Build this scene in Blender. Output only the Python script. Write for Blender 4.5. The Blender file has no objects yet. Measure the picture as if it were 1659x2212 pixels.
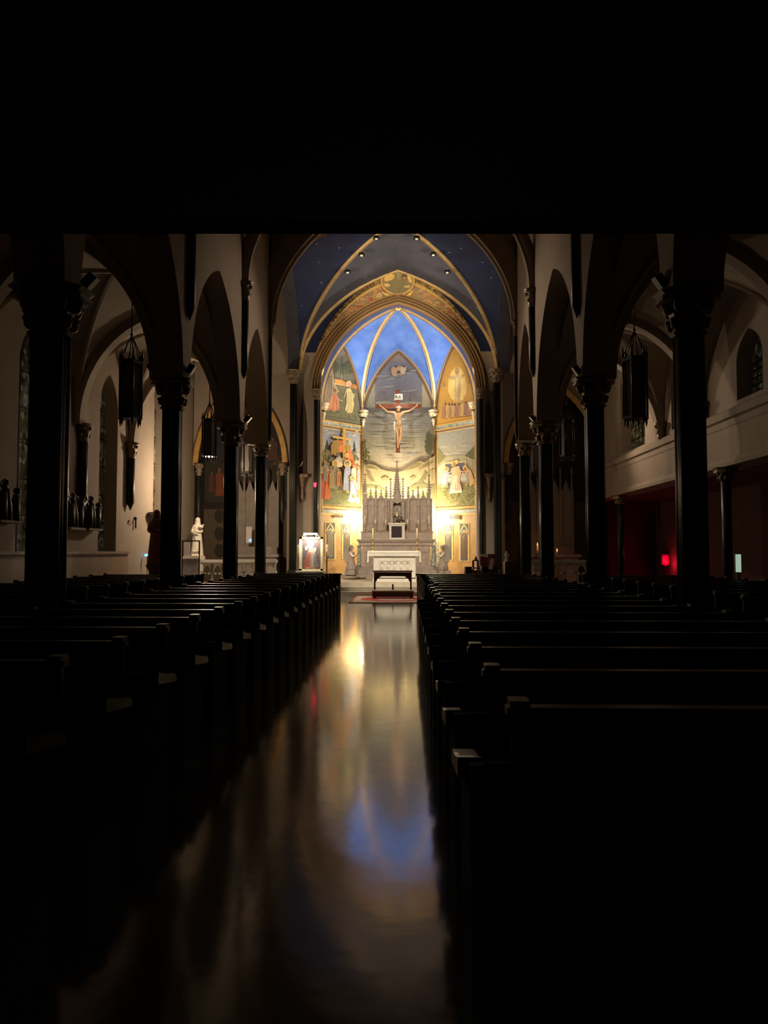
import bpy, bmesh, math, random
from mathutils import Vector, Matrix
random.seed(7)
PI = math.pi
C = bpy.context.scene.collection

# ------------------------------------------------------------------ camera
W_, H_, F_ = 1659.0, 2212.0, 1660.0
PITCH = math.atan(85.0 / F_)
YAW = math.atan(44.5 / F_ * math.cos(PITCH))
EYE = Vector((0, 0, 1.45))
fw = Vector((-math.sin(YAW) * math.cos(PITCH), math.cos(YAW) * math.cos(PITCH), math.sin(PITCH)))
rt = Vector((math.cos(YAW), math.sin(YAW), 0))
up = rt.cross(fw)
cam = bpy.data.cameras.new('camera'); cam.sensor_fit = 'VERTICAL'
cam.sensor_height = 36.0; cam.lens = 36.0 * F_ / H_
cam.clip_start = 0.05; cam.clip_end = 200
co = bpy.data.objects.new('camera', cam); C.objects.link(co)
co.location = EYE; co.rotation_euler = (PI / 2 + PITCH, 0, YAW)
bpy.context.scene.camera = co

def ray(px, py):
    return fw + rt * ((px - W_ / 2) / F_) + up * (-(py - H_ / 2) / F_)
def at(px, py, Y):
    """world point seen at a photo pixel on the cross plane Y"""
    d = ray(px, py); return EYE + d * (Y / d.y)
def zat(py, Y, px=874): return at(px, py, Y).z
def xat(px, Y, py=1191): return at(px, py, Y).x

# ------------------------------------------------------------------ materials
MATS = {}
def mat(name, col, rough=.7, metal=0, noise=0, nscale=4, spec=None, bump=0, bscale=20, emit=None, estr=0, col2=None, coat=0):
    m = bpy.data.materials.new(name); m.use_nodes = True
    nt = m.node_tree; b = nt.nodes['Principled BSDF']
    b.inputs['Base Color'].default_value = (*col, 1)
    b.inputs['Roughness'].default_value = rough
    b.inputs['Metallic'].default_value = metal
    if coat: b.inputs['Coat Weight'].default_value = coat
    if spec is not None: b.inputs['Specular IOR Level'].default_value = spec
    tc = nt.nodes.new('ShaderNodeTexCoord')
    if noise or col2:
        n = nt.nodes.new('ShaderNodeTexNoise'); n.inputs['Scale'].default_value = nscale
        n.inputs['Detail'].default_value = 6; n.inputs['Roughness'].default_value = .6
        nt.links.new(tc.outputs['Object'], n.inputs['Vector'])
        r = nt.nodes.new('ShaderNodeValToRGB')
        r.color_ramp.elements[0].position = .35; r.color_ramp.elements[1].position = .65
        c2 = col2 if col2 else tuple(c * (1 - noise) for c in col)
        r.color_ramp.elements[0].color = (*c2, 1); r.color_ramp.elements[1].color = (*col, 1)
        nt.links.new(n.outputs['Fac'], r.inputs['Fac']); nt.links.new(r.outputs['Color'], b.inputs['Base Color'])
    if bump:
        n2 = nt.nodes.new('ShaderNodeTexNoise'); n2.inputs['Scale'].default_value = bscale; n2.inputs['Detail'].default_value = 4
        nt.links.new(tc.outputs['Object'], n2.inputs['Vector'])
        bp = nt.nodes.new('ShaderNodeBump'); bp.inputs['Strength'].default_value = bump; bp.inputs['Distance'].default_value = .02
        nt.links.new(n2.outputs['Fac'], bp.inputs['Height']); nt.links.new(bp.outputs['Normal'], b.inputs['Normal'])
    if emit:
        b.inputs['Emission Color'].default_value = (*emit, 1); b.inputs['Emission Strength'].default_value = estr
    MATS[name] = m
    return m
plaster = mat('warm_plaster', (.33, .262, .20), .85, noise=.10, nscale=1.5, bump=.15, bscale=30)
plaster_low = mat('brown_wainscot_plaster', (.30, .20, .13), .6, noise=.25, nscale=2)
redwall = mat('dark_red_plaster', (.07, .022, .016), .8, noise=.2, nscale=2)
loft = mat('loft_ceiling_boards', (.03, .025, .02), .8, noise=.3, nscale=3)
ceilm = mat('nave_ceiling_plaster', (.12, .10, .09), .9)
goldm = mat('gilded_rib', (.80, .56, .26), .42, metal=.25, noise=.2, nscale=6)
goldpaint = mat('gold_paint', (.62, .36, .09), .55, metal=.15, noise=.25, nscale=5)
ribbrown = mat('brown_rib_line', (.16, .07, .03), .6)
moldm = mat('dark_brown_moulding', (.17, .09, .045), .5, noise=.3, nscale=8)
moldg = mat('moulding_gold_edge', (.50, .33, .14), .45, metal=.3)
stone = mat('grey_stone', (.34, .28, .24), .75, noise=.2, nscale=5, bump=.25, bscale=40)
stone_hi = mat('high_altar_stone', (.42, .34, .29), .7, noise=.25, nscale=6, bump=.2, bscale=50)
marble = mat('white_marble', (.72, .69, .62), .35, noise=.18, nscale=3)
cloth_w = mat('white_altar_cloth', (.78, .76, .68), .85)
colm = mat('dark_green_marble', (.022,.027,.020), .42, col2=(.014, .017, .012), nscale=6, spec=.35)
capm = mat('gilded_capital', (.30, .22, .14), .5, metal=.15, noise=.4, nscale=9)
capw = mat('cream_gilt_capital', (.85, .74, .55), .45, metal=.1, noise=.15, nscale=9)
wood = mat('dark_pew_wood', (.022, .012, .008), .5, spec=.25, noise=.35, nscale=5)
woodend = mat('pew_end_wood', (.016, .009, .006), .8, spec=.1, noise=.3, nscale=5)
pewcap = mat('pew_cap_wood', (.022, .015, .011), .38, spec=.25)
woodtop = mat('brown_kneeler_wood', (.22, .095, .045), .4, noise=.25, nscale=8)
wooddk = mat('dark_kneeler_wood', (.06, .02, .014), .45, noise=.25, nscale=8)
crosswood = mat('reddish_cross_wood', (.17, .05, .028), .5, noise=.2, nscale=5)
skin = mat('painted_plaster_skin', (.46, .27, .13), .45)
hairm = mat('dark_brown_hair', (.06, .03, .02), .6)
goldcloth = mat('gilt_loincloth', (.34, .22, .10), .45, noise=.2, nscale=10)
iron = mat('black_iron', (.012, .011, .010), .45, metal=.3)
lampglass = mat('dull_lantern_glass', (.10, .085, .07), .35, noise=.2, nscale=9)
brass = mat('brass', (.62, .42, .18), .3, metal=.9)
candle = mat('candle_wax', (.80, .68, .45), .5)
tabdoor = mat('dark_purple_veil', (.03, .015, .022), .8)
redglass = mat('red_vigil_glass', (.6, .01, .02), .2, emit=(1, .02, .05), estr=5)
redcloth = mat('dark_red_cloth', (.16, .03, .03), .7)
redbook = mat('red_book_cover', (.35, .05, .04), .5)
paper = mat('white_paper', (.7, .66, .6), .8)
statue_w = mat('white_statue_plaster', (.70, .64, .55), .5)
side_stone = mat('side_altar_stone', (.36, .31, .27), .7, noise=.2, nscale=6)
statue_r = mat('red_brown_statue', (.20, .045, .03), .5, noise=.4, nscale=10)
statue_k = mat('dark_bronze_relief', (.035, .025, .02), .5)
navy_c = mat('bookcase_wood', (.05, .025, .02), .5)
flower = mat('dark_flowers', (.05, .03, .03), .8)
greenmar = mat('green_white_marble', (.45, .48, .42), .35, col2=(.10, .15, .12), nscale=12)
cushion = mat('cream_cushion', (.35, .28, .2), .8)
ventm = mat('tan_vent_metal', (.42, .30, .17), .6)
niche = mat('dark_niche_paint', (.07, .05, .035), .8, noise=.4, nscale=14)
bluel = mat('blue_indicator_light', (.05, .2, .8), .4, emit=(.1, .45, 1), estr=3)
bulbm = mat('unlit_bulb_glow', (.75, .72, .65), .3, emit=(1, .9, .75), estr=.25)  # faint glow put into a bulb that is off
flame = mat('candle_flame', (1, .5, .1), .5, emit=(1, .38, .08), estr=3)
greenlit = mat('lit_notice_paper', (.6, .75, .65), .6, emit=(.62, .85, .68), estr=.42)
candlered = mat('red_votive_glow', (.5, .0, .03), .4, emit=(1, .0, .08), estr=.14)
boxglow = mat('white_picture_lamp', (1, 1, .95), .4, emit=(1, .97, .82), estr=9)
framew = mat('cream_gilt_frame', (.85, .75, .5), .5)

def vault_blue(name, base, c2, star=0, thr=.06, sc=2.6):
    m = mat(name, base, .85, col2=c2, nscale=1.6)
    if star:
        nt = m.node_tree; b = nt.nodes['Principled BSDF']
        src = b.inputs['Base Color'].links[0].from_socket
        tc = nt.nodes.new('ShaderNodeTexCoord')
        v = nt.nodes.new('ShaderNodeTexVoronoi'); v.inputs['Scale'].default_value = sc; v.inputs['Randomness'].default_value = .25
        nt.links.new(tc.outputs['Object'], v.inputs['Vector'])
        lt = nt.nodes.new('ShaderNodeMath'); lt.operation = 'LESS_THAN'; lt.inputs[1].default_value = thr
        nt.links.new(v.outputs['Distance'], lt.inputs[0])
        mx = nt.nodes.new('ShaderNodeMix'); mx.data_type = 'RGBA'
        nt.links.new(lt.outputs[0], mx.inputs['Factor']); nt.links.new(src, mx.inputs['A'])
        mx.inputs['B'].default_value = (*star, 1)
        nt.links.new(mx.outputs['Result'], b.inputs['Base Color'])
    return m
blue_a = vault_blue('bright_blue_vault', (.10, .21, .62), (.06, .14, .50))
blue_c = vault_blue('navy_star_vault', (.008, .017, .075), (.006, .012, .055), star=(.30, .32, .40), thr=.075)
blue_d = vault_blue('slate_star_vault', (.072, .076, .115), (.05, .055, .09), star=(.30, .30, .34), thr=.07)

# paint: pigment colour per painted shape
def paintmat(name='mural_paint', rough=.75):
    m = bpy.data.materials.new(name); m.use_nodes = True; nt = m.node_tree; b = nt.nodes['Principled BSDF']
    a = nt.nodes.new('ShaderNodeVertexColor'); a.layer_name = 'Col'
    tc = nt.nodes.new('ShaderNodeTexCoord'); n = nt.nodes.new('ShaderNodeTexNoise')
    n.inputs['Scale'].default_value = 9; n.inputs['Detail'].default_value = 8; n.inputs['Roughness'].default_value = .65
    mp = nt.nodes.new('ShaderNodeMapping'); mp.inputs['Scale'].default_value = (1, 1, 2.2)
    nt.links.new(tc.outputs['Object'], mp.inputs['Vector']); nt.links.new(mp.outputs[0], n.inputs['Vector'])
    r = nt.nodes.new('ShaderNodeMapRange'); r.inputs['From Min'].default_value = .3; r.inputs['From Max'].default_value = .7
    r.inputs['To Min'].default_value = .74; r.inputs['To Max'].default_value = 1.12
    nt.links.new(n.outputs['Fac'], r.inputs['Value'])
    vm = nt.nodes.new('ShaderNodeVectorMath'); vm.operation = 'SCALE'
    nt.links.new(a.outputs['Color'], vm.inputs[0]); nt.links.new(r.outputs[0], vm.inputs['Scale'])
    nt.links.new(vm.outputs[0], b.inputs['Base Color']); b.inputs['Roughness'].default_value = rough
    return m
paint = paintmat()

def floor_mat():
    m = bpy.data.materials.new('polished_terrazzo'); m.use_nodes = True; nt = m.node_tree; b = nt.nodes['Principled BSDF']
    tc = nt.nodes.new('ShaderNodeTexCoord')
    n = nt.nodes.new('ShaderNodeTexNoise'); n.inputs['Scale'].default_value = 3; n.inputs['Detail'].default_value = 8
    nt.links.new(tc.outputs['Object'], n.inputs['Vector'])
    r = nt.nodes.new('ShaderNodeValToRGB'); r.color_ramp.elements[0].color = (.09, .075, .058, 1); r.color_ramp.elements[1].color = (.17, .15, .115, 1)
    nt.links.new(n.outputs['Fac'], r.inputs['Fac'])
    # cross joints in the floor
    sp = nt.nodes.new('ShaderNodeSeparateXYZ'); nt.links.new(tc.outputs['Object'], sp.inputs[0])
    base = r.outputs['Color']
    for y in (8.72, 4.17, 14.5):
        s = nt.nodes.new('ShaderNodeMath'); s.operation = 'SUBTRACT'; s.inputs[1].default_value = y; nt.links.new(sp.outputs['Y'], s.inputs[0])
        a = nt.nodes.new('ShaderNodeMath'); a.operation = 'ABSOLUTE'; nt.links.new(s.outputs[0], a.inputs[0])
        l = nt.nodes.new('ShaderNodeMath'); l.operation = 'LESS_THAN'; l.inputs[1].default_value = .008 + .0012 * y; nt.links.new(a.outputs[0], l.inputs[0])
        mx = nt.nodes.new('ShaderNodeMix'); mx.data_type = 'RGBA'; nt.links.new(l.outputs[0], mx.inputs['Factor'])
        nt.links.new(base, mx.inputs['A']); mx.inputs['B'].default_value = (.04, .03, .02, 1); base = mx.outputs['Result']
    nt.links.new(base, b.inputs['Base Color'])
    n3 = nt.nodes.new('ShaderNodeTexNoise'); n3.inputs['Scale'].default_value = 2.2; n3.inputs['Detail'].default_value = 5
    nt.links.new(tc.outputs['Object'], n3.inputs['Vector'])
    rr = nt.nodes.new('ShaderNodeMapRange'); rr.inputs['To Min'].default_value = .08; rr.inputs['To Max'].default_value = .135
    nt.links.new(n3.outputs['Fac'], rr.inputs['Value']); nt.links.new(rr.outputs[0], b.inputs['Roughness'])
    n2 = nt.nodes.new('ShaderNodeTexNoise'); n2.inputs['Scale'].default_value = 5; n2.inputs['Detail'].default_value = 3
    nt.links.new(tc.outputs['Object'], n2.inputs['Vector'])
    bp = nt.nodes.new('ShaderNodeBump'); bp.inputs['Strength'].default_value = .05; bp.inputs['Distance'].default_value = .02
    nt.links.new(n2.outputs['Fac'], bp.inputs['Height']); nt.links.new(bp.outputs['Normal'], b.inputs['Normal'])
    b.inputs['IOR'].default_value = 2.9
    return m
floorm = floor_mat()

def glass_mat():
    m = bpy.data.materials.new('leaded_glass'); m.use_nodes = True; nt = m.node_tree; b = nt.nodes['Principled BSDF']
    tc = nt.nodes.new('ShaderNodeTexCoord'); mp = nt.nodes.new('ShaderNodeMapping')
    mp.inputs['Rotation'].default_value = (PI / 4, 0, 0); mp.inputs['Scale'].default_value = (5, 5, 5)
    nt.links.new(tc.outputs['Object'], mp.inputs['Vector'])
    v = nt.nodes.new('ShaderNodeTexVoronoi'); v.inputs['Scale'].default_value = 1.6; v.inputs['Randomness'].default_value = .6
    nt.links.new(mp.outputs[0], v.inputs['Vector'])
    r = nt.nodes.new('ShaderNodeValToRGB'); e = r.color_ramp.elements
    e[0].color = (.02, .02, .015, 1); e[1].color = (.35, .36, .26, 1)
    e2 = r.color_ramp.elements.new(.5); e2.color = (.10, .07, .03, 1); e3 = r.color_ramp.elements.new(.75); e3.color = (.10, .14, .09, 1)
    sx = nt.nodes.new('ShaderNodeSeparateColor'); nt.links.new(v.outputs['Color'], sx.inputs[0]); nt.links.new(sx.outputs[0], r.inputs['Fac'])
    nt.links.new(r.outputs['Color'], b.inputs['Base Color']); nt.links.new(r.outputs['Color'], b.inputs['Emission Color'])
    b.inputs['Emission Strength'].default_value = .05; b.inputs['Roughness'].default_value = .3
    return m
leaded = glass_mat()

# ------------------------------------------------------------------ mesh builder
class MB:
    def __init__(s): s.v = []; s.f = []; s.m = []; s.c = []; s.sm = []
    def add(s, vs, fs, mi=0, col=None, smooth=False):
        o = len(s.v); s.v += [tuple(p) for p in vs]
        s.c += [col if col else (1, 1, 1)] * len(vs) if not isinstance(col, list) else col
        for f in fs: s.f.append([i + o for i in f]); s.m.append(mi); s.sm.append(smooth)
        return s
    def box(s, x0, x1, y0, y1, z0, z1, mi=0, M=None, col=None):
        vs = [Vector(p) for p in ((x0,y0,z0),(x1,y0,z0),(x1,y1,z0),(x0,y1,z0),(x0,y0,z1),(x1,y0,z1),(x1,y1,z1),(x0,y1,z1))]
        if M: vs = [M @ p for p in vs]
        return s.add(vs, [(0,3,2,1),(4,5,6,7),(0,1,5,4),(1,2,6,5),(2,3,7,6),(3,0,4,7)], mi, col)
    def lathe(s, prof, c=(0,0,0), n=16, mi=0, sx=1, sy=1, fold=0, nf=9, rot=0, M=None, smooth=True):
        vs = []
        for r, z in prof:
            for k in range(n):
                a = 2 * PI * k / n + rot; rr = r * (1 + fold * math.cos(nf * a))
                p = Vector((c[0] + rr * sx * math.cos(a), c[1] + rr * sy * math.sin(a), c[2] + z))
                vs.append(M @ p if M else p)
        fs = []
        for i in range(len(prof) - 1):
            for k in range(n):
                k2 = (k + 1) % n; fs.append((i*n+k, i*n+k2, (i+1)*n+k2, (i+1)*n+k))
        fs.append(tuple(range(n))[::-1]); fs.append(tuple((len(prof)-1)*n + k for k in range(n)))
        return s.add(vs, fs, mi, smooth=smooth)
    def tube(s, pts, r, n=8, mi=0):
        pts = [Vector(p) for p in pts]; rs = r if isinstance(r, (list, tuple)) else [r] * len(pts)
        vs = []; N = len(pts); ref = None
        for i, p in enumerate(pts):
            t = (pts[min(i+1, N-1)] - pts[max(i-1, 0)]).normalized()
            if ref is None: ref = Vector((0,0,1)) if abs(t.z) < .9 else Vector((0,1,0))
            a = t.cross(ref).normalized(); b = a.cross(t).normalized(); ref = b
            for k in range(n):
                an = 2*PI*k/n; vs.append(p + a*rs[i]*math.cos(an) + b*rs[i]*math.sin(an))
        fs = [(i*n+k, i*n+(k+1)%n, (i+1)*n+(k+1)%n, (i+1)*n+k) for i in range(N-1) for k in range(n)]
        fs.append(tuple(range(n))[::-1]); fs.append(tuple((N-1)*n+k for k in range(n)))
        return s.add(vs, fs, mi, smooth=True)
    def ball(s, c, r, mi=0, n=10, sx=1, sy=1, sz=1):
        prof = [(r*math.sin(PI*i/n), -r*sz*math.cos(PI*i/n)) for i in range(1, n)]
        return s.lathe(prof, c, n+2, mi, sx, sy)
    def prism(s, poly, o, h, d0, d1, mi=0, nd=None, u=Vector((0,0,1))):
        """poly in (h,u) coordinates extruded along nd from d0 to d1"""
        nd = nd or Vector((0,1,0)); n = len(poly); o = Vector(o)
        a = [o + h*p[0] + u*p[1] + nd*d0 for p in poly]; b = [o + h*p[0] + u*p[1] + nd*d1 for p in poly]
        fs = [tuple(range(n)), tuple(range(n, 2*n))[::-1]] + [(i, i+n, (i+1)%n+n, (i+1)%n) for i in range(n)]
        return s.add(a+b, fs, mi)
    def sweep(s, path, o, h, nd, prof, mi=0, closed=False, smooth=False, mis=None):
        """path: (h,z) polyline; prof: (radial outward, along nd) closed outline"""
        o = Vector(o); N = len(path); P = [Vector((p[0], p[1])) for p in path]; vs = []; m = len(prof)
        for i, p in enumerate(P):
            if closed: t1 = (p - P[i-1]).normalized(); t2 = (P[(i+1)%N] - p).normalized()
            else: t1 = (p - P[i-1]).normalized() if i > 0 else (P[1]-p).normalized(); t2 = (P[i+1]-p).normalized() if i < N-1 else t1
            n1 = Vector((-t1.y, t1.x)); n2 = Vector((-t2.y, t2.x)); nn = (n1+n2)
            nn = nn.normalized() / max(.45, math.sqrt(max(.05, (1 + n1.dot(n2)) / 2)))
            for q in prof:
                pp = p + nn*q[0]; vs.append(o + h*pp.x + Vector((0,0,1))*pp.y + nd*q[1])
        R = N if closed else N-1
        for i in range(R):
            for k in range(m):
                k2 = (k+1)%m; j = (i+1)%N
                s_mi = mis[k] if mis else mi
                s.f.append([len(s.v)+x for x in (i*m+k, j*m+k, j*m+k2, i*m+k2)]); s.m.append(s_mi); s.sm.append(smooth)
        if not closed:
            s.f.append([len(s.v)+k for k in range(m)]); s.m.append(mi); s.sm.append(False)
            s.f.append([len(s.v)+(N-1)*m+k for k in range(m)][::-1]); s.m.append(mi); s.sm.append(False)
        s.v += [tuple(v) for v in vs]; s.c += [(1,1,1)]*len(vs); return s
    def build(s, name, mats, parent=None, label=None, cat=None, group=None, kind=None, loc=None, fix=True):
        me = bpy.data.meshes.new(name); me.from_pydata(s.v, [], s.f)
        if not isinstance(mats, (list, tuple)): mats = [mats]
        for m in mats: me.materials.append(m)
        for p, mi, sm in zip(me.polygons, s.m, s.sm): p.material_index = mi; p.use_smooth = sm
        if any(c != (1,1,1) for c in s.c):
            ca = me.color_attributes.new('Col', 'FLOAT_COLOR', 'POINT')
            for i, c in enumerate(s.c): ca.data[i].color = (*c, 1)
        elif fix:
            bm = bmesh.new(); bm.from_mesh(me); bmesh.ops.recalc_face_normals(bm, faces=bm.faces); bm.to_mesh(me); bm.free()
        me.update()
        o = bpy.data.objects.new(name, me); C.objects.link(o)
        if loc is not None: o.location = loc
        if parent: o.parent = parent
        return tag(o, label, cat, group, kind)

def tag(o, label=None, cat=None, group=None, kind=None):
    if label: o['label'] = label
    if cat: o['category'] = cat
    if group: o['group'] = group
    if kind: o['kind'] = kind
    return o
def thing(name, label, cat, loc=(0,0,0), group=None, rz=0):
    o = bpy.data.objects.new(name, None); o.empty_display_size = .1; C.objects.link(o); o.location = loc; o.rotation_euler = (0,0,rz)
    return tag(o, label, cat, group)
def copy_tree(o, parent=None):
    c = o.copy(); C.objects.link(c)
    if parent: c.parent = parent; c.matrix_parent_inverse = o.matrix_parent_inverse.copy()
    for ch in list(o.children): copy_tree(ch, c)
    return c
X_ = Vector((1,0,0)); Y_ = Vector((0,1,0)); Zu = Vector((0,0,1))

def g(t, R=1.5):
    """pointed arch profile, t 0..1 from springing to apex"""
    return math.sqrt(max(0, R*R - (R-t)**2)) / math.sqrt(R*R - (R-1)**2)
def ts(n): return [1 - math.cos(PI/2*i/n) if i < n else 1.0 for i in range(n+1)]
def archpath(h0, h1, zs, za, R=1.5, n=14):
    hm = (h0+h1)/2; a = (h1-h0)/2; T = ts(n)
    L = [(h0 + a*t, zs + (za-zs)*g(t, R)) for t in T]; Rr = [(h1 - a*t, zs + (za-zs)*g(t, R)) for t in T[::-1]]
    return L + Rr[1:]
def wallarch(b, h0, h1, zs, za, z1, o, h, nd, th, R=1.5, mi=0, soff=0, z0=None):
    """wall over an arched opening from h0..h1, top z1, thickness th along nd"""
    p = archpath(h0, h1, zs, za, R); o = Vector(o)
    def W(a, z, d): return o + h*a + Zu*z + nd*d
    for i in range(len(p)-1):
        a, c = p[i], p[i+1]
        if abs(a[0]-c[0]) < 1e-6: continue
        for d in (0, th):
            b.add([W(a[0],a[1],d), W(c[0],c[1],d), W(c[0],z1,d), W(a[0],z1,d)], [(0,1,2,3)], mi)
        b.add([W(a[0],a[1],0), W(c[0],c[1],0), W(c[0],c[1],th), W(a[0],a[1],th)], [(0,1,2,3)], soff)
def pier(b, h0, h1, z0, z1, o, h, nd, th, mi=0):
    b.prism([(h0,z0),(h1,z0),(h1,z1),(h0,z1)], o, h, 0, th, mi, nd)
def severy(b, corner, apex, crown, zs, za, zc, R=1.5, n=10, m=6, mi=0, Rd=None):
    """half a vault cell between the wall arch (corner->apex) and the diagonal (corner->crown)"""
    c = Vector((*corner, 0)); a = Vector((*apex, 0)); k = Vector((*crown, 0)); T = ts(n); vs = []
    for t in T:
        w = c.lerp(a, t) + Zu*(zs + (za-zs)*g(t, R)); r = c.lerp(k, t) + Zu*(zs + (zc-zs)*g(t, Rd or R))
        for j in range(m+1): vs.append(w.lerp(r, j/m))
    fs = [(i*(m+1)+j, i*(m+1)+j+1, (i+1)*(m+1)+j+1, (i+1)*(m+1)+j) for i in range(n) for j in range(m)]
    b.add(vs, fs, mi, smooth=True)
def ribcurve(corner, crown, zs, zc, R=1.5, n=14):
    c = Vector((*corner, 0)); k = Vector((*crown, 0))
    return [c.lerp(k, t) + Zu*(zs + (zc-zs)*g(t, R)) for t in ts(n)]
# ------------------------------------------------------------------ profile with a dropped centre: R may be (R, q)
_g = g
def g(t, R=1.5):
    if isinstance(R, tuple):
        q = R[1]; a = _g(q, R[0]); return (_g(q + (1-q)*t, R[0]) - a) / (1 - a)
    return _g(t, R)

XL, XR, YC, YA, XA = -4.18, 3.5, 22.1, 28.6, -.24
WL, WR = -8.0, 7.4
FL, FR = -3.93, 3.25          # nave faces of the arcade walls
LY = [-.7, 4.1, 8.87, 13.64, 18.37, YC]
RY = [.0, 4.72, 9.45, 14.17, 19.06, YC]
tn = [0]
def trim(b, mats, parent=None, kind='structure', name=None):
    tn[0] += 1
    return b.build(name or 'trim_%d' % tn[0], mats, parent, kind=kind)
def strc(b, name, mats): return b.build(name, mats, kind='structure')

# ---- floor, platform, steps
b = MB(); b.box(-9, 10.5, -4, 33, -.3, 0); strc(b, 'floor', floorm)
b = MB(); b.box(-3.85, 3.2, 25.0, 25.36, 0, .14); b.box(-3.85, 3.2, 25.35, 25.92, 0, .28); b.box(-3.85, 3.2, 25.9, 32.2, 0, .42)
b.box(-7.98, -3.84, 24.2, 29.9, 0, .28); b.box(3.19, 7.38, 24.2, 29.9, 0, .28)
strc(b, 'trim_sanctuary_steps', mat('step_marble', (.52, .47, .38), .3, noise=.2, nscale=3))
b = MB(); b.box(-2.45, 2.0, 29.0, 30.6, .42, .57); b.box(-2.2, 1.75, 29.35, 30.6, .57, .72); b.box(-2.0, 1.55, 29.7, 30.9, .72, .87)
strc(b, 'trim_altar_steps', stone)

# ---- arcade walls
def arcade(name, YS, xf, nd, zs, za):
    b = MB(); o = Vector((xf, 0, 0)); T = .5
    for i in range(len(YS)-1):
        y0, y1 = YS[i]+.22, YS[i+1]-.22
        wallarch(b, y0, y1, zs, za, 12.2, o, Y_, nd, T, R=1.4)
    for i, y in enumerate(YS):
        pier(b, y-.22, y+.22, zs, 12.2, o, Y_, nd, T)
    strc(b, name, plaster)
arcade('wall_left_arcade', LY, FL, -X_, 4.52, 7.42)
arcade('wall_right_arcade', RY, FR, X_, 4.62, 7.62)

# ---- outer walls with window recesses
wn = [0]
def outer_wall(name, x, nd, wins, zlow, z1, y0, y1, TH):
    b = MB(); o = Vector((x, 0, 0)); cur = y0
    for (a, c, sill, zs, za) in wins:
        pier(b, cur, a, zlow, z1, o, Y_, nd, TH); pier(b, a, c, zlow, sill, o, Y_, nd, TH)
        wallarch(b, a, c, zs, za, z1, o, Y_, nd, TH, R=2, mi=0); cur = c
        wn[0] += 1
        w = MB(); p = [(a, sill), (c, sill)] + archpath(a, c, zs, za, 2)[::-1]
        w.prism(p, o, Y_, TH-.05, TH-.03, 0, nd)
        wo = w.build('window_%d' % wn[0], leaded, kind='structure')
        l = MB(); l.prism([((a+c)/2-.02, sill), ((a+c)/2+.02, sill), ((a+c)/2+.02, za-.1), ((a+c)/2-.02, za-.1)], o, Y_, TH-.07, TH-.052, 0, nd)
        for k in range(1, 6): 
            z = sill + (zs-sill)*k/5; l.prism([(a, z-.015), (c, z-.015), (c, z+.015), (a, z+.015)], o, Y_, TH-.07, TH-.052, 0, nd)
        l.build('leading', iron, wo)
    pier(b, cur, y1, zlow, z1, o, Y_, nd, TH)
    strc(b, name, plaster)
outer_wall('wall_left', WL, -X_, [(6.5, 7.9, 1.45, 5.4, 6.3), (11.0, 12.3, 1.45, 5.4, 6.3), (15.6, 17.0, 1.45, 5.4, 6.4), (19.85, 21.1, 1.45, 5.3, 6.25), (24.2, 25.4, 2.6, 7.0, 8.3)], 0, 12.4, -4, 30, .4)
outer_wall('wall_right', WR, X_, [(11.2, 12.4, 4.8, 5.6, 6.3), (15.9, 17.15, 4.8, 5.6, 6.25), (20.2, 21.35, 4.8, 5.8, 6.5), (23.7, 26.3, 4.75, 7.0, 8.1)], 3.35, 12.4, -4, 30, .4)
# wainscot on the left
b = MB(); b.box(WL, WL+.06, -3.9, YC-.2, 0, 1.38); b.box(WL, WL+.12, -3.9, YC-.2, 1.38, 1.45); strc(b, 'baseboard_left', plaster_low)
# gallery band on the right
b = MB(); z = Zu
prof = [(WR, 3.35), (WR-.22, 3.35), (WR-.22, 3.44), (WR-.17, 3.54), (WR-.12, 3.56), (WR-.12, 4.22), (WR-.14, 4.26), (WR-.14, 4.40), (WR-.2, 4.43), (WR-.2, 4.58), (WR-.1, 4.66), (WR, 4.70)]
n = len(prof)
vs = [(p[0], -3.9, p[1]) for p in prof] + [(p[0], 28.5, p[1]) for p in prof]
b.add(vs, [(i, (i+1)%n, (i+1)%n+n, i+n) for i in range(n)] + [tuple(range(n)), tuple(range(n, 2*n))[::-1]]); strc(b, 'trim_gallery_beam', plaster)
b = MB(); b.box(9.6, 9.8, -4, 30, 0, 3.6); strc(b, 'wall_right_recess', redwall)
b = MB(); b.box(WR+.4, 9.7, 29.7, 29.85, 0, 3.6); strc(b, 'wall_right_recess_end', redwall)
b = MB(); b.box(WR+.0, 9.7, -4, 30, 3.36, 3.5); strc(b, 'ceiling_right_recess', redwall)

# ---- wall between aisles and transepts (plane YC), with the aisle arches
def tw(name, x0, x1, za, side):
    b = MB(); o = Vector((0, YC-.2, 0))
    wallarch(b, x0, x1, 4.55, za, 12.3, o, X_, Y_, .4, R=1.4)
    strc(b, name, plaster)
tw('wall_left_transept', WL+.02, XL-.22, 7.5, -1)
tw('wall_right_transept', XR+.22, WR-.02, 7.6, 1)

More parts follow.
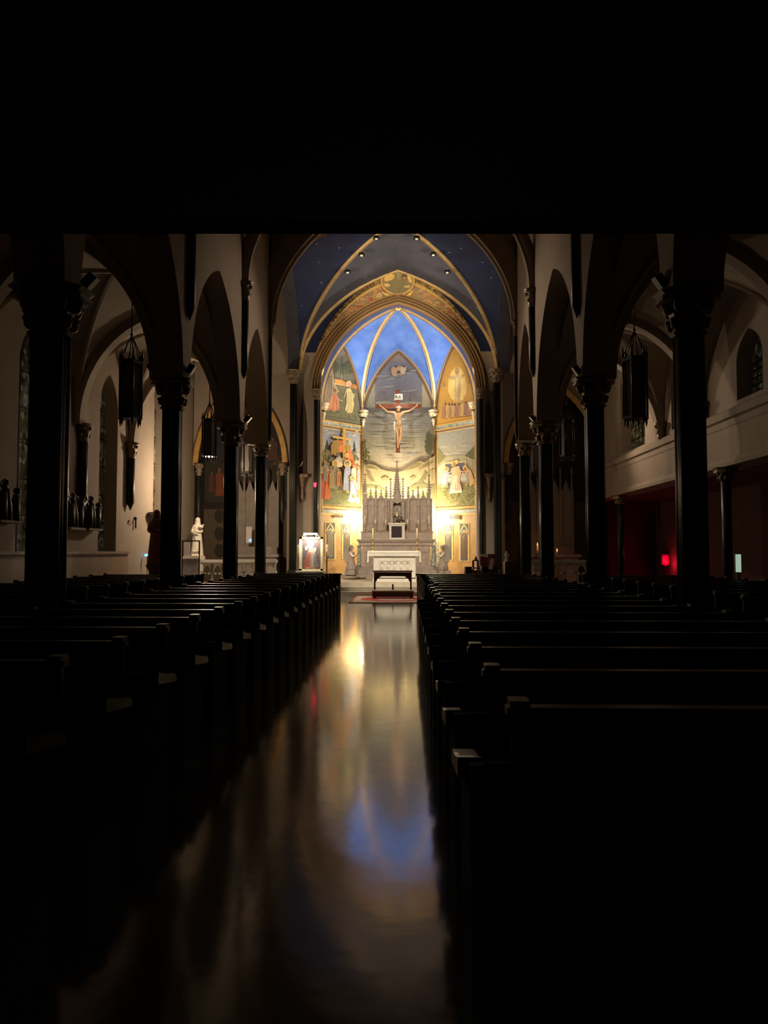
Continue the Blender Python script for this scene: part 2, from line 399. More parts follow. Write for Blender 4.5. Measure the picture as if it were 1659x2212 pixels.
# ---- end walls at YA with the side chapel arches
def endwall(name, x0, x1, zs, za, side):
    b = MB(); o = Vector((0, YA, 0))
    wallarch(b, x0, x1, zs, za, 12.4, o, X_, Y_, .35, R=2)
    strc(b, name, plaster)
    r = MB(); p = archpath(x0+.16, x1-.16, zs, za-.25, 2)
    r.sweep(p, (0, YA, 0), X_, Y_, [(-.02,-.05),(.16,-.05),(.16,.02),(-.02,.02)]); trim(r, goldpaint)
    r = MB(); r.sweep(p, (0, YA, 0), X_, Y_, [(.16,-.07),(.20,-.07),(.20,.02),(.16,.02)]); trim(r, moldm)
    # recess
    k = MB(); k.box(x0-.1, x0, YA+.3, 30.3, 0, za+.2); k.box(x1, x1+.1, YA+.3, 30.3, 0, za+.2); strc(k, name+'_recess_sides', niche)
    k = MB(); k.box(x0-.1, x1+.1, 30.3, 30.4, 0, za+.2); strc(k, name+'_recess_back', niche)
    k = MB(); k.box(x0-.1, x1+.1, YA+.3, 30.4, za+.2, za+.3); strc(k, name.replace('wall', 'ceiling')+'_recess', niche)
endwall('wall_left_end', WL+.05, -4.4, 4.67, 7.95, -1)
endwall('wall_right_end', 3.7, WR-.05, 4.67, 7.95, 1)

# ---- apse wall (plane YA) with the chancel arch
ax0, ax1 = -3.17, 2.69
b = MB(); o = Vector((0, YA, 0))
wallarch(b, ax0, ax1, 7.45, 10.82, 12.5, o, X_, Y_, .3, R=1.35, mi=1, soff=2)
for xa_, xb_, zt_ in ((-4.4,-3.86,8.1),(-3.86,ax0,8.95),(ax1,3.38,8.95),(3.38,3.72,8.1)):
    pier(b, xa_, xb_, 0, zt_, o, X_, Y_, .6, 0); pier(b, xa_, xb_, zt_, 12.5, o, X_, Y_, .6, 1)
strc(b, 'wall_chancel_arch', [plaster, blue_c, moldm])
# mouldings of the chancel arch: nested rolls, each its own trim
base = archpath(ax0, ax1, 7.45, 10.82, 1.35, 26)
def roll(path, o, h, nd, r0, r1, d0, d1, m):
    b = MB(); b.sweep(path, o, h, nd, [(r0,d0),(r1,d0),(r1,d1),(r0,d1)]); trim(b, m)
for r0, r1, d0, m in ((-.02,.045,-.02,moldg),(.045,.10,-.06,moldm),(.10,.13,-.09,moldg),(.13,.20,-.05,moldm),(.20,.225,-.10,moldg),(.225,.30,-.07,moldm),(.30,.34,-.12,moldg)):
    roll(base, (0,YA,0), X_, Y_, r0, r1, d0, .02, m)
# formeret and diagonals of the crossing vault
X0, X1, Y0c, Y1c = -3.95, 3.47, YC+.2, YA
KZ = 12.6; KC = (XA, (Y0c+Y1c)/2)
form = archpath(X0+.05, X1-.05, 8.15, 12.03, 2, 34)
b = MB(); b.sweep(form, (0,YA,0), X_, Y_, [(-.03,-.12),(.05,-.14),(.10,-.1),(.10,.02),(-.03,.02)]); trim(b, goldm)
b = MB()
for cx in (X0, X1):
    for (cy, ap, mi) in ((Y1c, 12.03, 0), (Y0c, 12.0, 0)):
        severy(b, (cx, cy), (XA, cy), KC, 8.15, ap, KZ, 2, 12, 6, 0, 1.3)
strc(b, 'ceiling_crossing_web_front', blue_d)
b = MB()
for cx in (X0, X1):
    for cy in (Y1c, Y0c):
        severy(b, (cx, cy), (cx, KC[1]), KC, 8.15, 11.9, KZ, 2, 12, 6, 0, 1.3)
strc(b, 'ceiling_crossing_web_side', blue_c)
def tri_rib(corner, crown, zs, zc, R, w=.1, nm=goldm, line=True):
    pts = ribcurve(corner, crown, zs, zc, R, 18)
    c, k = Vector((*corner,0)), Vector((*crown,0)); h = (k-c).normalized(); L = (k-c).length; nd = Vector((-h.y, h.x, 0))
    path = [((p-c).dot(h), p.z) for p in pts]
    b = MB(); b.sweep(path, c, h, nd, [(-w,-w*.55),(-w*.2,-w),(.02,-w),(.02,w),(-w*.2,w),(-w,w*.55)]); trim(b, nm)
    if line:
        b = MB(); b.sweep(path, c, h, nd, [(-w-.015,-w*.14),(-w-.015,w*.14),(-w+.02,w*.14),(-w+.02,-w*.14)]); trim(b, ribbrown)
for cx in (X0, X1):
    for cy in (Y1c, Y0c): tri_rib((cx, cy), KC, 8.15, KZ, 1.3, .075, goldm, True)

# side arches of the crossing (plane X) opening to the transepts
for (xf, nm, nd) in ((FL, 'wall_left_crossing', -X_), (FR+.2, 'wall_right_crossing', X_)):
    b = MB(); wallarch(b, YC+.25, YA-.05, 8.15, 11.8, 12.6, (xf,0,0), Y_, nd, .45, R=2)
    pier(b, YC-.25, YC+.25, 8.15, 12.6, (xf,0,0), Y_, nd, .45)
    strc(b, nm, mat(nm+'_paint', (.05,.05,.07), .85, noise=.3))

# nave transverse arches
def trans(yl, yr, zs, za, xl, xr, R, th, dep, m=plaster, inner=None):
    pl, pr = Vector((xl, yl, 0)), Vector((xr, yr, 0)); h = (pr-pl).normalized(); L = (pr-pl).length; nd = Vector((-h.y, h.x, 0))
    p = archpath(0, L, zs, za, R, 18)
    b = MB(); b.sweep(p, pl, h, nd, [(0,-dep),(th,-dep),(th,dep),(0,dep)]); trim(b, m)
    if inner:
        b = MB(); b.sweep(p, pl, h, nd, [(-.07,-.06),(0,-.09),(0,.09),(-.07,.06)]); trim(b, inner)
trans(YC, YC, 8.1, 12.05, FL+.1, FR-.08, 1.7, .55, .22, plaster, plaster)
# wall above the transverse arch closing the nave against the crossing
b = MB(); wallarch(b, FL+.05, FR-.02, 8.1, 12.5, 13.4, (0, YC-.1, 0), X_, Y_, .2, R=1.7); strc(b, 'wall_crossing_arch', plaster)
trans(LY[4], RY[4], 8.0, 11.8, FL+.06, FR-.06, 1.7, .22, .12, plaster, plaster)
trans(LY[3], RY[3], 8.0, 11.8, FL+.06, FR-.06, 1.7, .22, .12, plaster)
trans(LY[2], RY[2], 8.0, 11.8, FL+.06, FR-.06, 1.7, .22, .12, plaster)
# nave ceiling (pointed barrel) and roof over the transepts
b = MB(); p = archpath(FL-.5, FR+.5, 9.4, 12.9, 1.7, 12)
for i in range(len(p)-1):
    a, c = p[i], p[i+1]
    b.add([(a[0],-4,a[1]),(c[0],-4,c[1]),(c[0],YC+.1,c[1]),(a[0],YC+.1,a[1])], [(0,1,2,3)])
strc(b, 'ceiling', ceilm)
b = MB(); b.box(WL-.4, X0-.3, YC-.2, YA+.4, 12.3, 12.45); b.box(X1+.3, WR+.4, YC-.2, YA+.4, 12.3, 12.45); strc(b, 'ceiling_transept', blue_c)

# ---- aisle vaults: cells, transverse arches, wall shafts
def aisle(YS, xa, xw, side, zs):
    za, zc = 7.25, 7.45
    for i in range(1, len(YS)-1):
        y0, y1 = YS[i], YS[i+1]; cx = (xa+xw)/2; K = (cx, (y0+y1)/2)
        b = MB()
        for x in (xa, xw):
            for y in (y0, y1):
                severy(b, (x,y), (cx,y), K, zs, za, zc, 1.4, 8, 4); severy(b, (x,y), (x,K[1]), K, zs, za, zc, 1.4, 8, 4)
        strc(b, 'ceiling_%s_aisle' % side, plaster)
        for x in (xa, xw):
            for y in (y0, y1): tri_rib((x, y), K, zs, zc, 1.4, .06, plaster, False)
    for i in range(2, len(YS)):
        y = YS[i]; p = archpath(min(xa,xw), max(xa,xw), zs, za, 1.4, 14)
        b = MB(); b.sweep(p, (0,y,0), X_, Y_, [(-.16,-.16),(.1,-.2),(.1,.2),(-.16,.16)]); trim(b, plaster)
aisle(LY, XL-.22, WL, 'left', 4.55)
aisle(RY, XR+.22, WR, 'right', 4.62)

def foliage(b, x, y, zt, r, n=8, mi=0, tiers=2, h=.42, rnd=random):
    for t in range(tiers):
        zz = zt - h*(.30 + .42*t); rr = r*(1.28 - .25*t)
        for k in range(n):
            a = 2*PI*(k + .5*t)/n
            c = (x + rr*math.cos(a), y + rr*math.sin(a), zz)
            b.ball(c, r*.34, mi, 6, 1, 1, 1.25); b.ball((x+rr*1.18*math.cos(a), y+rr*1.18*math.sin(a), zz + r*.18), r*.2, mi, 5)
def wallshaft(x, y, z0, z1, zcap, nm=colm, r=.1, lab=None):
    """half-round shaft with a pointed foot and a foliate capital"""
    b = MB(); b.lathe([(.01, z0-.22), (r*.55, z0-.1), (r, z0), (r, z1)], (x,y,0), 12)
    o = trim(b, nm)
    c = MB(); foliage(c, x, y, zcap, r*1.15, 6, h=.4); c.lathe([(r, zcap-.45),(r*1.2, zcap-.43),(r*1.1, zcap-.4),(r*1.5, zcap-.1),(r*2.1, zcap-.08),(r*2.1, zcap-.03),(r*1.8,zcap-.02),(r*2.3, zcap)], (x,y,0), 8)
    c.build('capital', capm, o, kind='structure')
for y in LY[2:5]: wallshaft(FL+.04, y, 5.85, 7.6, 8.0)
for y in RY[2:5]: wallshaft(FR-.04, y, 6.0, 7.6, 8.0)
for y in (LY[3], 18.6, 21.9): wallshaft(WL+.1, y, 2.85, 4.2, 4.58, r=.11)
for y in (RY[3], 18.9, 21.9): wallshaft(WR-.12, y, 4.72, 4.95, 5.1, r=.09)
for x, y in ((WL+.3, YA-.12), (-4.55, YA-.12), (3.86, YA-.12), (WR-.25, YA-.12)): wallshaft(x, y, 2.7, 4.3, 4.72, r=.085)

# ---- columns
def column(x, y, ztop, r, label, group=None, cm=capm, zb=0, shafts=True, capr=1.0, hh=.55, base=True, name='column'):
    t = thing(name, label, 'column', (x, y, zb), group)
    H = ztop - zb; s = MB()
    s.lathe([(r*.82, .5), (r*.82, H-hh)], n=20)
    if shafts:
        for k in range(4):
            a = PI/4 + k*PI/2; s.lathe([(r*.42, .5), (r*.42, H-hh)], (r*.62*math.cos(a), r*.62*math.sin(a), 0), 10)
    s.build('shaft', colm, t)
    if base:
        q = MB(); q.lathe([(r*1.9, 0), (r*1.9, .22), (r*1.6, .26), (r*1.65, .32), (r*1.35, .38), (r*1.4, .44), (r*1.05, .5)], n=8, smooth=False, rot=PI/8)
        q.build('base', colm, t)
    c = MB(); R = r*capr
    c.lathe([(r*1.02, H-hh), (r*1.2, H-hh+.03), (r*1.02, H-hh+.06), (R*1.1, H-hh*.55), (R*1.45, H-.13), (R*2.0, H-.12), (R*2.0, H-.07), (R*1.8, H-.05), (R*2.15, H)], n=8, smooth=False, rot=PI/8)
    foliage(c, 0, 0, H-.06, R*1.0, 8, h=hh*.85)
    c.build('capital', cm, t)
    return t
names = ['first', 'second', 'third', 'fourth']
for i, y in enumerate(LY[1:5]): column(XL, y, 4.54, .225 if i == 1 else .19, 'dark marble nave column left of the aisle, %s' % ['out of sight beside the gallery edge','nearest and broadest','second from the left edge','slim one behind the lantern'][i])
for i, y in enumerate(RY[1:5]): column(XR, y, 4.64, .19, 'dark marble nave column right of the aisle, %s' % ['out of sight beside the gallery edge','nearest, in front of the long balcony beam','second, left of the lit plaster beam','third, slim, half way to the altar'][i])
column(XL+.02, YC, 4.54, .17, 'slim dark column at the left corner of the crossing, fourth on its side', hh=.35, capr=.8)
wallshaft(FL+.03, YC-.12, 4.8, 7.7, 8.1, r=.06); wallshaft(FR-.03, YC-.12, 4.8, 7.7, 8.1, r=.06)
column(XR-.04, YC, 4.54, .17, 'slim dark column at the right corner of the crossing, fourth on its side', hh=.35, capr=.8)
column(-4.13, YA-.3, 8.18, .15, 'tall green marble pier behind the lit picture, gold capital', cm=capm, zb=.28, hh=.5, capr=1.0)
column(3.42, YA-.3, 8.18, .15, 'tall green marble pier right of the apse, above the dark red seats', cm=capm, zb=.28, hh=.5, capr=1.0)
for x in (-3.30, 2.84): column(x, YA-.14, 7.5, .105, 'slender dark column carrying the %s foot of the painted arch' % ('left' if x < 0 else 'right'), cm=capm, zb=.42, shafts=False, hh=.38)
column(9.0-1.7, 26.2, 3.35, .13, 'dark post under the far end of the balcony beam', cm=capm, hh=.3, shafts=False)
column(9.0-1.7, 17.6, 3.35, .13, 'dark post under the balcony beam near the pale lit notice', cm=capm, hh=.3, shafts=False)

# ---- narrow dark panels on the chancel wall
for s, x0, x1 in ((-1, -3.96, -3.66), (1, 3.0, 3.28)):
    b = MB(); p = [(x0, 4.35), (x1, 4.35)] + archpath(x0, x1, 5.6, 7.2, 3)[::-1]
    b.prism(p, (0, YA, 0), X_, -.03, .0, 0, Y_); trim(b, niche)
    b = MB(); b.box(x0-.05, x1+.05, YA-.2, YA, 4.2, 4.33); b.lathe([(.02,-.9),(.07,-.75),(.05,-.4),(.12,-.1),(.16,0)], ((x0+x1)/2, YA-.1, 4.2), 8); trim(b, capm)

# ---- apse walls and vault
PL = [Vector((-3.17,29.15,0)), Vector((-3.32,30.3,0)), Vector((-1.79,32,0)), Vector((1.29,32,0)), Vector((2.85,30.3,0)), Vector((2.69,29.15,0))]
apseplaster = mat('ochre_marbled_wall', (.50, .30, .115), .6, noise=.3, nscale=2.5)
for i, nm in enumerate(('wall_apse_left_return','wall_apse_left','wall_apse_back','wall_apse_right','wall_apse_right_return')):
    a, c = PL[i], PL[i+1]; h = (c-a).normalized(); nd = Vector((-h.y, h.x, 0)); L = (c-a).length
    if nd.y < 0: nd = -nd
    if i == 0: nd = Vector((-1,0,0))
    if i == 4: nd = Vector((1,0,0))
    b = MB(); b.prism([(0,0),(L,0),(L,11.3),(0,11.3)], a, h, 0, .15, 0, nd); strc(b, nm, apseplaster)
K = (XA, 30.0); KZA = 11.14; ZS = 7.33
b = MB()
RW = (2, .06)
for (i, j, za) in ((1,2,9.95),(2,3,9.91),(3,4,9.95)):
    A, B = PL[i], PL[j]; M_ = (A+B)/2
    for P in (A, B):
        c = Vector((P.x, P.y, 0)); T = ts(12); vs = []
        Rr = 1.5 if i != 2 and P in (PL[1], PL[4]) else 1.2
        Rr = 1.5 if (P is PL[1] or P is PL[4]) else 1.2
        for t in T:
            w = c.lerp(M_, t) + Zu*(ZS + (za-ZS)*g(t, RW)); r = c.lerp(Vector((*K,0)), t) + Zu*(ZS + (KZA-ZS)*g(t, Rr))
            for q in range(9): vs.append(w.lerp(r, q/8) + Zu*(.10*math.sin(PI*q/8)*math.sin(PI*t)))
        b.add(vs, [(x*9+y, x*9+y+1, (x+1)*9+y+1, (x+1)*9+y) for x in range(12) for y in range(8)], 0, smooth=True)
strc(b, 'ceiling_apse', blue_a)
# web between the chancel arch and the first apse rib
b = MB()
for P, S in ((PL[1], ax0), (PL[4], ax1)):
    vs = []; T = ts(14)
    for t in T:
        w = Vector((S, YA+.28, 0)).lerp(Vector((XA, YA+.28, 0)), t) + Zu*(7.45 + (10.87-7.45)*g(t, 1.35))
        r = Vector((P.x,P.y,0)).lerp(Vector((*K,0)), t) + Zu*(ZS + (KZA-ZS)*g(t, 1.5))
        for q in range(7): vs.append(w.lerp(r, q/6) + Zu*(.0))
    b.add(vs, [(x*7+y, x*7+y+1, (x+1)*7+y+1, (x+1)*7+y) for x in range(14) for y in range(6)], 0, smooth=True)
strc(b, 'ceiling_apse_front_web', vault_blue('shaded_blue_vault', (.035,.07,.24), (.02,.045,.17)))  # darker blue stands in for the shade on this web
for P in PL[1:5]: tri_rib((P.x, P.y), K, ZS, KZA, 1.5 if P is PL[1] or P is PL[4] else 1.2, .085, goldm, True)
b = MB(); b.lathe([(.02,-.16),(.12,-.12),(.15,0),(.1,.1)], (XA, 30.0, KZA), 12); trim(b, goldm)
# wall arches of the apse
for (i, j, za) in ((1,2,9.95),(2,3,9.91),(3,4,9.95)):
    A, B = PL[i], PL[j]; h = (B-A).normalized(); nd = Vector((-h.y, h.x, 0)); L = (B-A).length
    p = [(L/2*t, ZS + (za-ZS)*g(t, RW)) for t in ts(12)] + [(L-L/2*t, ZS + (za-ZS)*g(t, RW)) for t in ts(12)[::-1]][1:]
    b = MB(); b.sweep(p, A, h, nd, [(-.10,-.05),(-.02,-.05),(-.02,.03),(-.10,.03)], 0); trim(b, moldm)
    b = MB(); b.sweep(p, A, h, nd, [(-.02,-.07),(.06,-.07),(.06,.03),(-.02,.03)], 0); trim(b, mat('taupe_arch_edge%d'%i, (.30,.22,.15), .6))
# rib corbels of the apse (gilded capitals)
for P, nm in ((PL[1],'left of the left mural'),(PL[2],'between the left and middle murals'),(PL[3],'between the middle and right murals'),(PL[4],'right of the right mural')):
    d = (Vector((XA, 30.0, 0)) - P); d = d.normalized(); c = P + d*.10
    t = thing('rib_corbel', 'bright gilded corbel capital under the apse rib %s' % nm, 'corbel', (c.x, c.y, 6.78), 'gilded corbels of the apse')
    q = MB(); q.lathe([(.015,-.12),(.06,-.02),(.05,.06),(.10,.10),(.07,.16),(.10,.2)], n=12); foliage(q, 0, 0, .42, .1, 6, h=.3, tiers=1); q.build('pendant', capw, t)
    q = MB(); q.lathe([(.09,.30),(.13,.36),(.19,.40),(.20,.44),(.15,.46),(.22,.50),(.23,.56),(.2,.58)], n=16); q.build('abacus', capw, t)

# gold frames between the murals: vertical posts at the apse corners and the horizontal bands
def postat(P, r=.05):
    d = (Vector((XA, 30.0, 0)) - P).normalized(); c = P + d*.03
    b = MB(); b.lathe([(r, 3.0), (r, 6.8)], (c.x, c.y, 0), 10); trim(b, goldpaint)
for P in PL[1:5]: postat(P)
for (i, j) in ((1,2),(3,4)):
    A, B = PL[i], PL[j]; h = (B-A).normalized(); nd = Vector((-h.y, h.x, 0)); L = (B-A).length
    if nd.y < 0: nd = -nd
    for z0, z1, m, d in ((6.36,6.40,moldg,.03),(6.40,6.45,moldm,.02),(6.47,6.52,goldpaint,.04),(6.52,6.66,greenmar,.015),(6.66,6.71,goldpaint,.04),
                     (3.17,3.25,goldpaint,.05),(3.12,3.17,ribbrown,.03),(2.97,3.12,greenmar,.02),(2.90,2.97,goldpaint,.05)):
        b = MB(); b.prism([(.0,z0),(L,z0),(L,z1),(.0,z1)], A, h, -d, 0, 0, nd); trim(b, m)
for P, d in ((PL[2], 1), (PL[3], -1)):
    A = P; B = PL[1] if d > 0 else PL[4]; h = (B-A).normalized()
    b = MB(); nd = Vector((-h.y, h.x, 0)); nd = -nd if nd.y > 0 else nd
    b.prism([(.02,.87),(.17,.87),(.17,2.86),(.02,2.86)], A, h, 0, .03, 0, nd); trim(b, greenmar)

# ---- rear wall and loft over the camera
b = MB(); b.box(-9, 10, -4.2, -4, 0, 13.5); strc(b, 'wall_rear', loft)
Mr = Matrix.Rotation(YAW, 4, 'Z')
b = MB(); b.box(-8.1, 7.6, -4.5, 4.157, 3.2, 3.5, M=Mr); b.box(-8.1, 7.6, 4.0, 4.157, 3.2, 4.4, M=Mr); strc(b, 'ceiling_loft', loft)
# recessed downlights of the crossing vault
for k, (px, py) in enumerate(((781,549),(751,586),(936,548),(966,586),(813,513),(900,513))):
    o = EYE; d = ray(px, py); best = None
    # distance at which the sight line meets the front severy: march
    for q in range(2000):
        P = o + d*(20 + q*.006)
        ty = min(1, max(0, (YA - P.y)/(YA-KC[1])))
        # web surface height by marching rows of the half cell
        a = abs(P.x - XA)/( (X1-X0)/2 ); 
        t = 1 - a if a <= 1 else 0
        zw = 8.15 + (12.03-8.15)*g(max(0,min(1,t)), 2); 
        zz = zw + (KZ-12.03)*ty*.9
        if P.z >= zz - .02: best = P; break
    if best is None: best = at(px, py, 26)
    t = thing('recessed_downlight', ['unlit round downlight in the vault, upper of the left pair below the dark beam','unlit round downlight in the vault, lowest on the left','unlit round downlight in the vault, upper of the right pair below the dark beam','unlit round downlight in the vault, lowest on the right','unlit round downlight cut by the dark beam, left of the ridge','unlit round downlight cut by the dark beam, right of the ridge'][k], 'ceiling light', best - Vector((0,0,.03)), 'downlights in the starry vault')
    q = MB(); q.lathe([(.10,.06),(.12,-.02),(.085,-.03),(.07,.05)], n=16); q.build('trim_ring', iron, t)
    q = MB(); q.ball((.0,0,-.02), .055, n=8, sz=.6); q.build('bulb', bulbm, t)
# ------------------------------------------------------------------ murals (flat paintings on the real wall planes)
def srgb(r, g_, b_):
    f = lambda c: (c/255/12.92) if c/255 <= .04045 else ((c/255+.055)/1.055)**2.4
    return (f(r), f(g_), f(b_))
class Mural:
    def __init__(s, p, n):
        s.p = Vector(p); s.n = Vector(n).normalized()
        if s.n.y > 0: s.n = -s.n
        s.b = MB(); s.k = 1
    def w(s, px, py, k=None):
        q = s.p + s.n*(.012 + .0012*(k or s.k)); d = ray(px, py)
        return EYE + d*((q-EYE).dot(s.n)/d.dot(s.n))
    def poly(s, pts, col):
        s.k += 1; n = len(pts)
        c = col if isinstance(col, list) else [col]*n
        s.b.add([s.w(*p) for p in pts], [tuple(range(n))], 0, c); return s
    def grad(s, x0, x1, stops, clip=None, nx=1):
        """vertical run of bands: stops = [(y, colour, x0, x1)]"""
        s.k += 1
        for (a, b_) in zip(stops[:-1], stops[1:]):
            s.b.add([s.w(a[2], a[0]), s.w(a[3], a[0]), s.w(b_[3], b_[0]), s.w(b_[2], b_[0])], [(0,1,2,3)], 0, [a[1], a[1], b_[1], b_[1]])
        return s
    def ell(s, cx, cy, rx, ry, col, n=18, rot=0):
        return s.poly([(cx + rx*math.cos(2*PI*i/n)*math.cos(rot) - ry*math.sin(2*PI*i/n)*math.sin(rot), cy + rx*math.cos(2*PI*i/n)*math.sin(rot) + ry*math.sin(2*PI*i/n)*math.cos(rot)) for i in range(n)], col)
    def line(s, pts, w, col):
        for a, b_ in zip(pts[:-1], pts[1:]):
            dx, dy = b_[0]-a[0], b_[1]-a[1]; L = math.hypot(dx, dy) or 1; nx, ny = -dy/L*w/2, dx/L*w/2
            s.poly([(a[0]+nx,a[1]+ny),(b_[0]+nx,b_[1]+ny),(b_[0]-nx,b_[1]-ny),(a[0]-nx,a[1]-ny)], col)
        return s
    def figure(s, x, yt, yb, w, robe, halo=None, lean=0, head=(.45,.28,.16), fold=None, hair=None):
        """a standing robed figure: hem at yb, head at yt; lean shifts the head"""
        H = yb-yt; hr = H*.075; hx = x+lean
        if halo: s.ell(hx, yt+hr*1.1, hr*1.7, hr*1.8, halo)
        sh = yt + hr*2.3
        s.poly([(hx-w*.22,sh),(hx+w*.22,sh),(hx+w*.40,sh+H*.12),(x+w*.34,sh+H*.42),(x+w*.5,yb-H*.02),(x+w*.1,yb),(x-w*.45,yb-H*.015),(x-w*.36,sh+H*.4),(hx-w*.40,sh+H*.12)], robe)
        fc = fold or tuple(c*.72 for c in robe)
        for q in (-.22, .02, .24): s.line([(hx+w*q*.6, sh+H*.14),(x+w*q, sh+H*.5),(x+w*q*1.2, yb-H*.03)], w*.055, fc)
        s.ell(hx, yt+hr*1.1, hr*.8, hr*1.1, head)
        if hair: s.poly([(hx-hr*.9,yt+hr*1.4),(hx-hr*.8,yt+hr*.3),(hx,yt-hr*.1),(hx+hr*.8,yt+hr*.3),(hx+hr*.9,yt+hr*1.4),(hx+hr*.5,yt+hr*.7),(hx-hr*.5,yt+hr*.7)], hair)
        return s
    def blobs(s, x0, x1, y0, y1, n, r, cols, seed=1, ok=None):
        R = random.Random(seed)
        for _ in range(n):
            x, y = R.uniform(x0, x1), R.uniform(y0, y1)
            if ok and not ok(x, y): continue
            s.ell(x, y, r*R.uniform(.5,1.2), r*R.uniform(.4,1.0), R.choice(cols), 7, R.uniform(0,PI))
        return s
    def done(s, label): return s.b.build('mural', paint, None, label, 'mural', fix=False)
def sideplane(P, Q):
    h = (Q-P).normalized(); return (P, Vector((-h.y, h.x, 0)))
H1, H2, HAL = (.62,.40,.16), (.50,.30,.12), (.80,.55,.18)
GRN, DGRN = (.13,.13,.06), (.06,.07,.035)

# middle panel -----------------------------------------------------
m = Mural(PL[2], (0,-1,0))
def edge(y):   # half width of the pointed panel in photo pixels
    if y >= 884: return 78.5
    t = min(1, max(0, (884-y)/(884-752))); lo, hi = 0, 1
    for _ in range(20):
        md = (lo+hi)/2
        if g(md, RW) < t: lo = md
        else: hi = md
    return 78.5*(1-lo)
sky = [(752,(.23,.19,.17)),(772,(.22,.18,.17)),(785,(.13,.13,.17)),(810,(.14,.145,.19)),(835,(.12,.12,.16)),(858,(.13,.12,.13)),(876,(.15,.15,.15)),(884,(.26,.26,.25)),(905,(.30,.30,.30)),(925,(.31,.30,.28)),(945,(.34,.32,.25)),(965,(.40,.36,.26)),(985,(.46,.40,.29)),(1010,(.52,.44,.30)),(1040,(.52,.42,.22)),(1079,(.52,.42,.2)),(1130,(.5,.4,.2))]
st = []
for (ya, ca), (yb, cb) in zip(sky[:-1], sky[1:]):
    nn = max(1, int((yb-ya)/4))
    for q in range(nn):
        y = ya + (yb-ya)*q/nn; e = edge(y); f_ = q/nn; st.append((y, tuple(a*(1-f_)+b_*f_ for a, b_ in zip(ca, cb)), 861-e, 861+e))
m.grad(0, 0, st)
for sx in (-1, 1):  # lighter side strips beside the dark rectangle
    pts = [(861+sx*51, y) for y in (880, 860, 840, 822)] + [(861+sx*min(edge(y), 78), y) for y in (822, 840, 860, 880)]
    m.poly(pts, (.22,.21,.17) if sx < 0 else (.27,.23,.17))
m.poly([(812,868),(835,866),(860,870),(885,866),(910,869),(910,880),(812,880)], (.26,.25,.20))
R = random.Random(4)
for _ in range(46):   # cloud strokes
    y = R.uniform(888, 1000); x = R.uniform(800, 925); L = R.uniform(10, 34)
    m.poly([(x-L,y),(x-L*.3,y-R.uniform(.8,2)),(x+L*.5,y-R.uniform(.4,1.6)),(x+L,y+.4),(x+L*.2,y+R.uniform(.6,1.6))] if 785 < x-L and x+L < 937 else [(x-6,y),(x,y-1.2),(x+6,y),(x,y+1)], R.choice([(.38,.36,.31),(.36,.34,.31),(.44,.40,.30),(.33,.32,.29)]))
for x, y, L in ((825,812,22),(845,818,16),(880,806,20),(893,800,14),(838,835,26),(880,845,24)): m.poly([(x-L,y+2),(x-L*.2,y-1.5),(x+L,y-3),(x+L*.3,y+1.5)], (.20,.20,.22))
# small cloud of winged figures
m.poly([(845,797),(849,792),(856,794),(860,790),(868,791),(874,794),(879,791),(877,802),(872,809),(862,812),(850,813),(846,806)], (.36,.22,.14))
m.poly([(865,794),(871,793),(876,796),(874,808),(866,806)], (.42,.34,.26)); m.ell(861,806,3.6,6,(.04,.05,.07)); m.ell(861,808.5,2.2,1.4,(.4,.4,.4)); m.ell(862,797,4,3,(.42,.26,.12))
# landscape
m.poly([(782.5,1000),(790,1002),(800,1003),(812,1006),(822,1013),(835,1017),(850,1019),(861,1019),(880,1015),(890,1008),(900,998),(908,996),(916,999),(925,993),(933,988),(939.5,984),(939.5,1079),(782.5,1079)], (.50,.41,.23))
m.poly([(784,1002),(792,1003),(806,1006),(818,1014),(806,1012),(792,1012)], (.24,.20,.09))
m.poly([(868,1016),(884,1007),(897,1000),(905,998),(912,1001),(905,1008),(890,1013),(876,1016)], (.28,.23,.11))
m.poly([(782.5,1006),(792,1016),(802,1030),(812,1040),(826,1046),(836,1060),(840,1079),(782.5,1079)], (.44,.35,.19))
for k in range(4): m.line([(790+k*2.5,1012+k*2),(794+k*2.8,1028),(802+k*2.4,1040)], 1.6, (.24,.19,.09))
m.poly([(782.5,1048),(800,1047),(820,1050),(838,1062),(842,1079),(782.5,1079)], (.22,.22,.10))
m.poly([(786,1056),(806,1053),(824,1058),(832,1066),(810,1062),(790,1062)], (.48,.42,.22))
m.poly([(939.5,1012),(930,1016),(920,1026),(912,1038),(898,1044),(884,1052),(876,1079),(939.5,1079)], (.42,.34,.18))
m.poly([(918,1016),(922,1022),(921,1034),(914,1041),(904,1040),(912,1030)], (.22,.19,.09))
for k in range(4): m.line([(936-k*5,996+k),(926-k*5,1006+k*1.5),(914-k*4,1012+k*1.5)], 1.5, (.48,.38,.2) if k % 2 else (.27,.21,.1))
m.poly([(876,1079),(880,1058),(896,1046),(915,1042),(925,1048),(939.5,1046),(939.5,1079)], (.21,.21,.10))
m.poly([(880,1068),(900,1058),(922,1054),(936,1058),(915,1062),(898,1070)], (.46,.42,.22))
m.poly([(822,1034),(832,1029),(842,1034),(836,1038),(826,1037)], (.42,.30,.16)); m.poly([(884,1034),(892,1028),(898,1033),(890,1038)], (.42,.31,.18))
m.poly([(782.5,1079),(939.5,1079),(939.5,1210),(782.5,1210)], (.40,.30,.15))
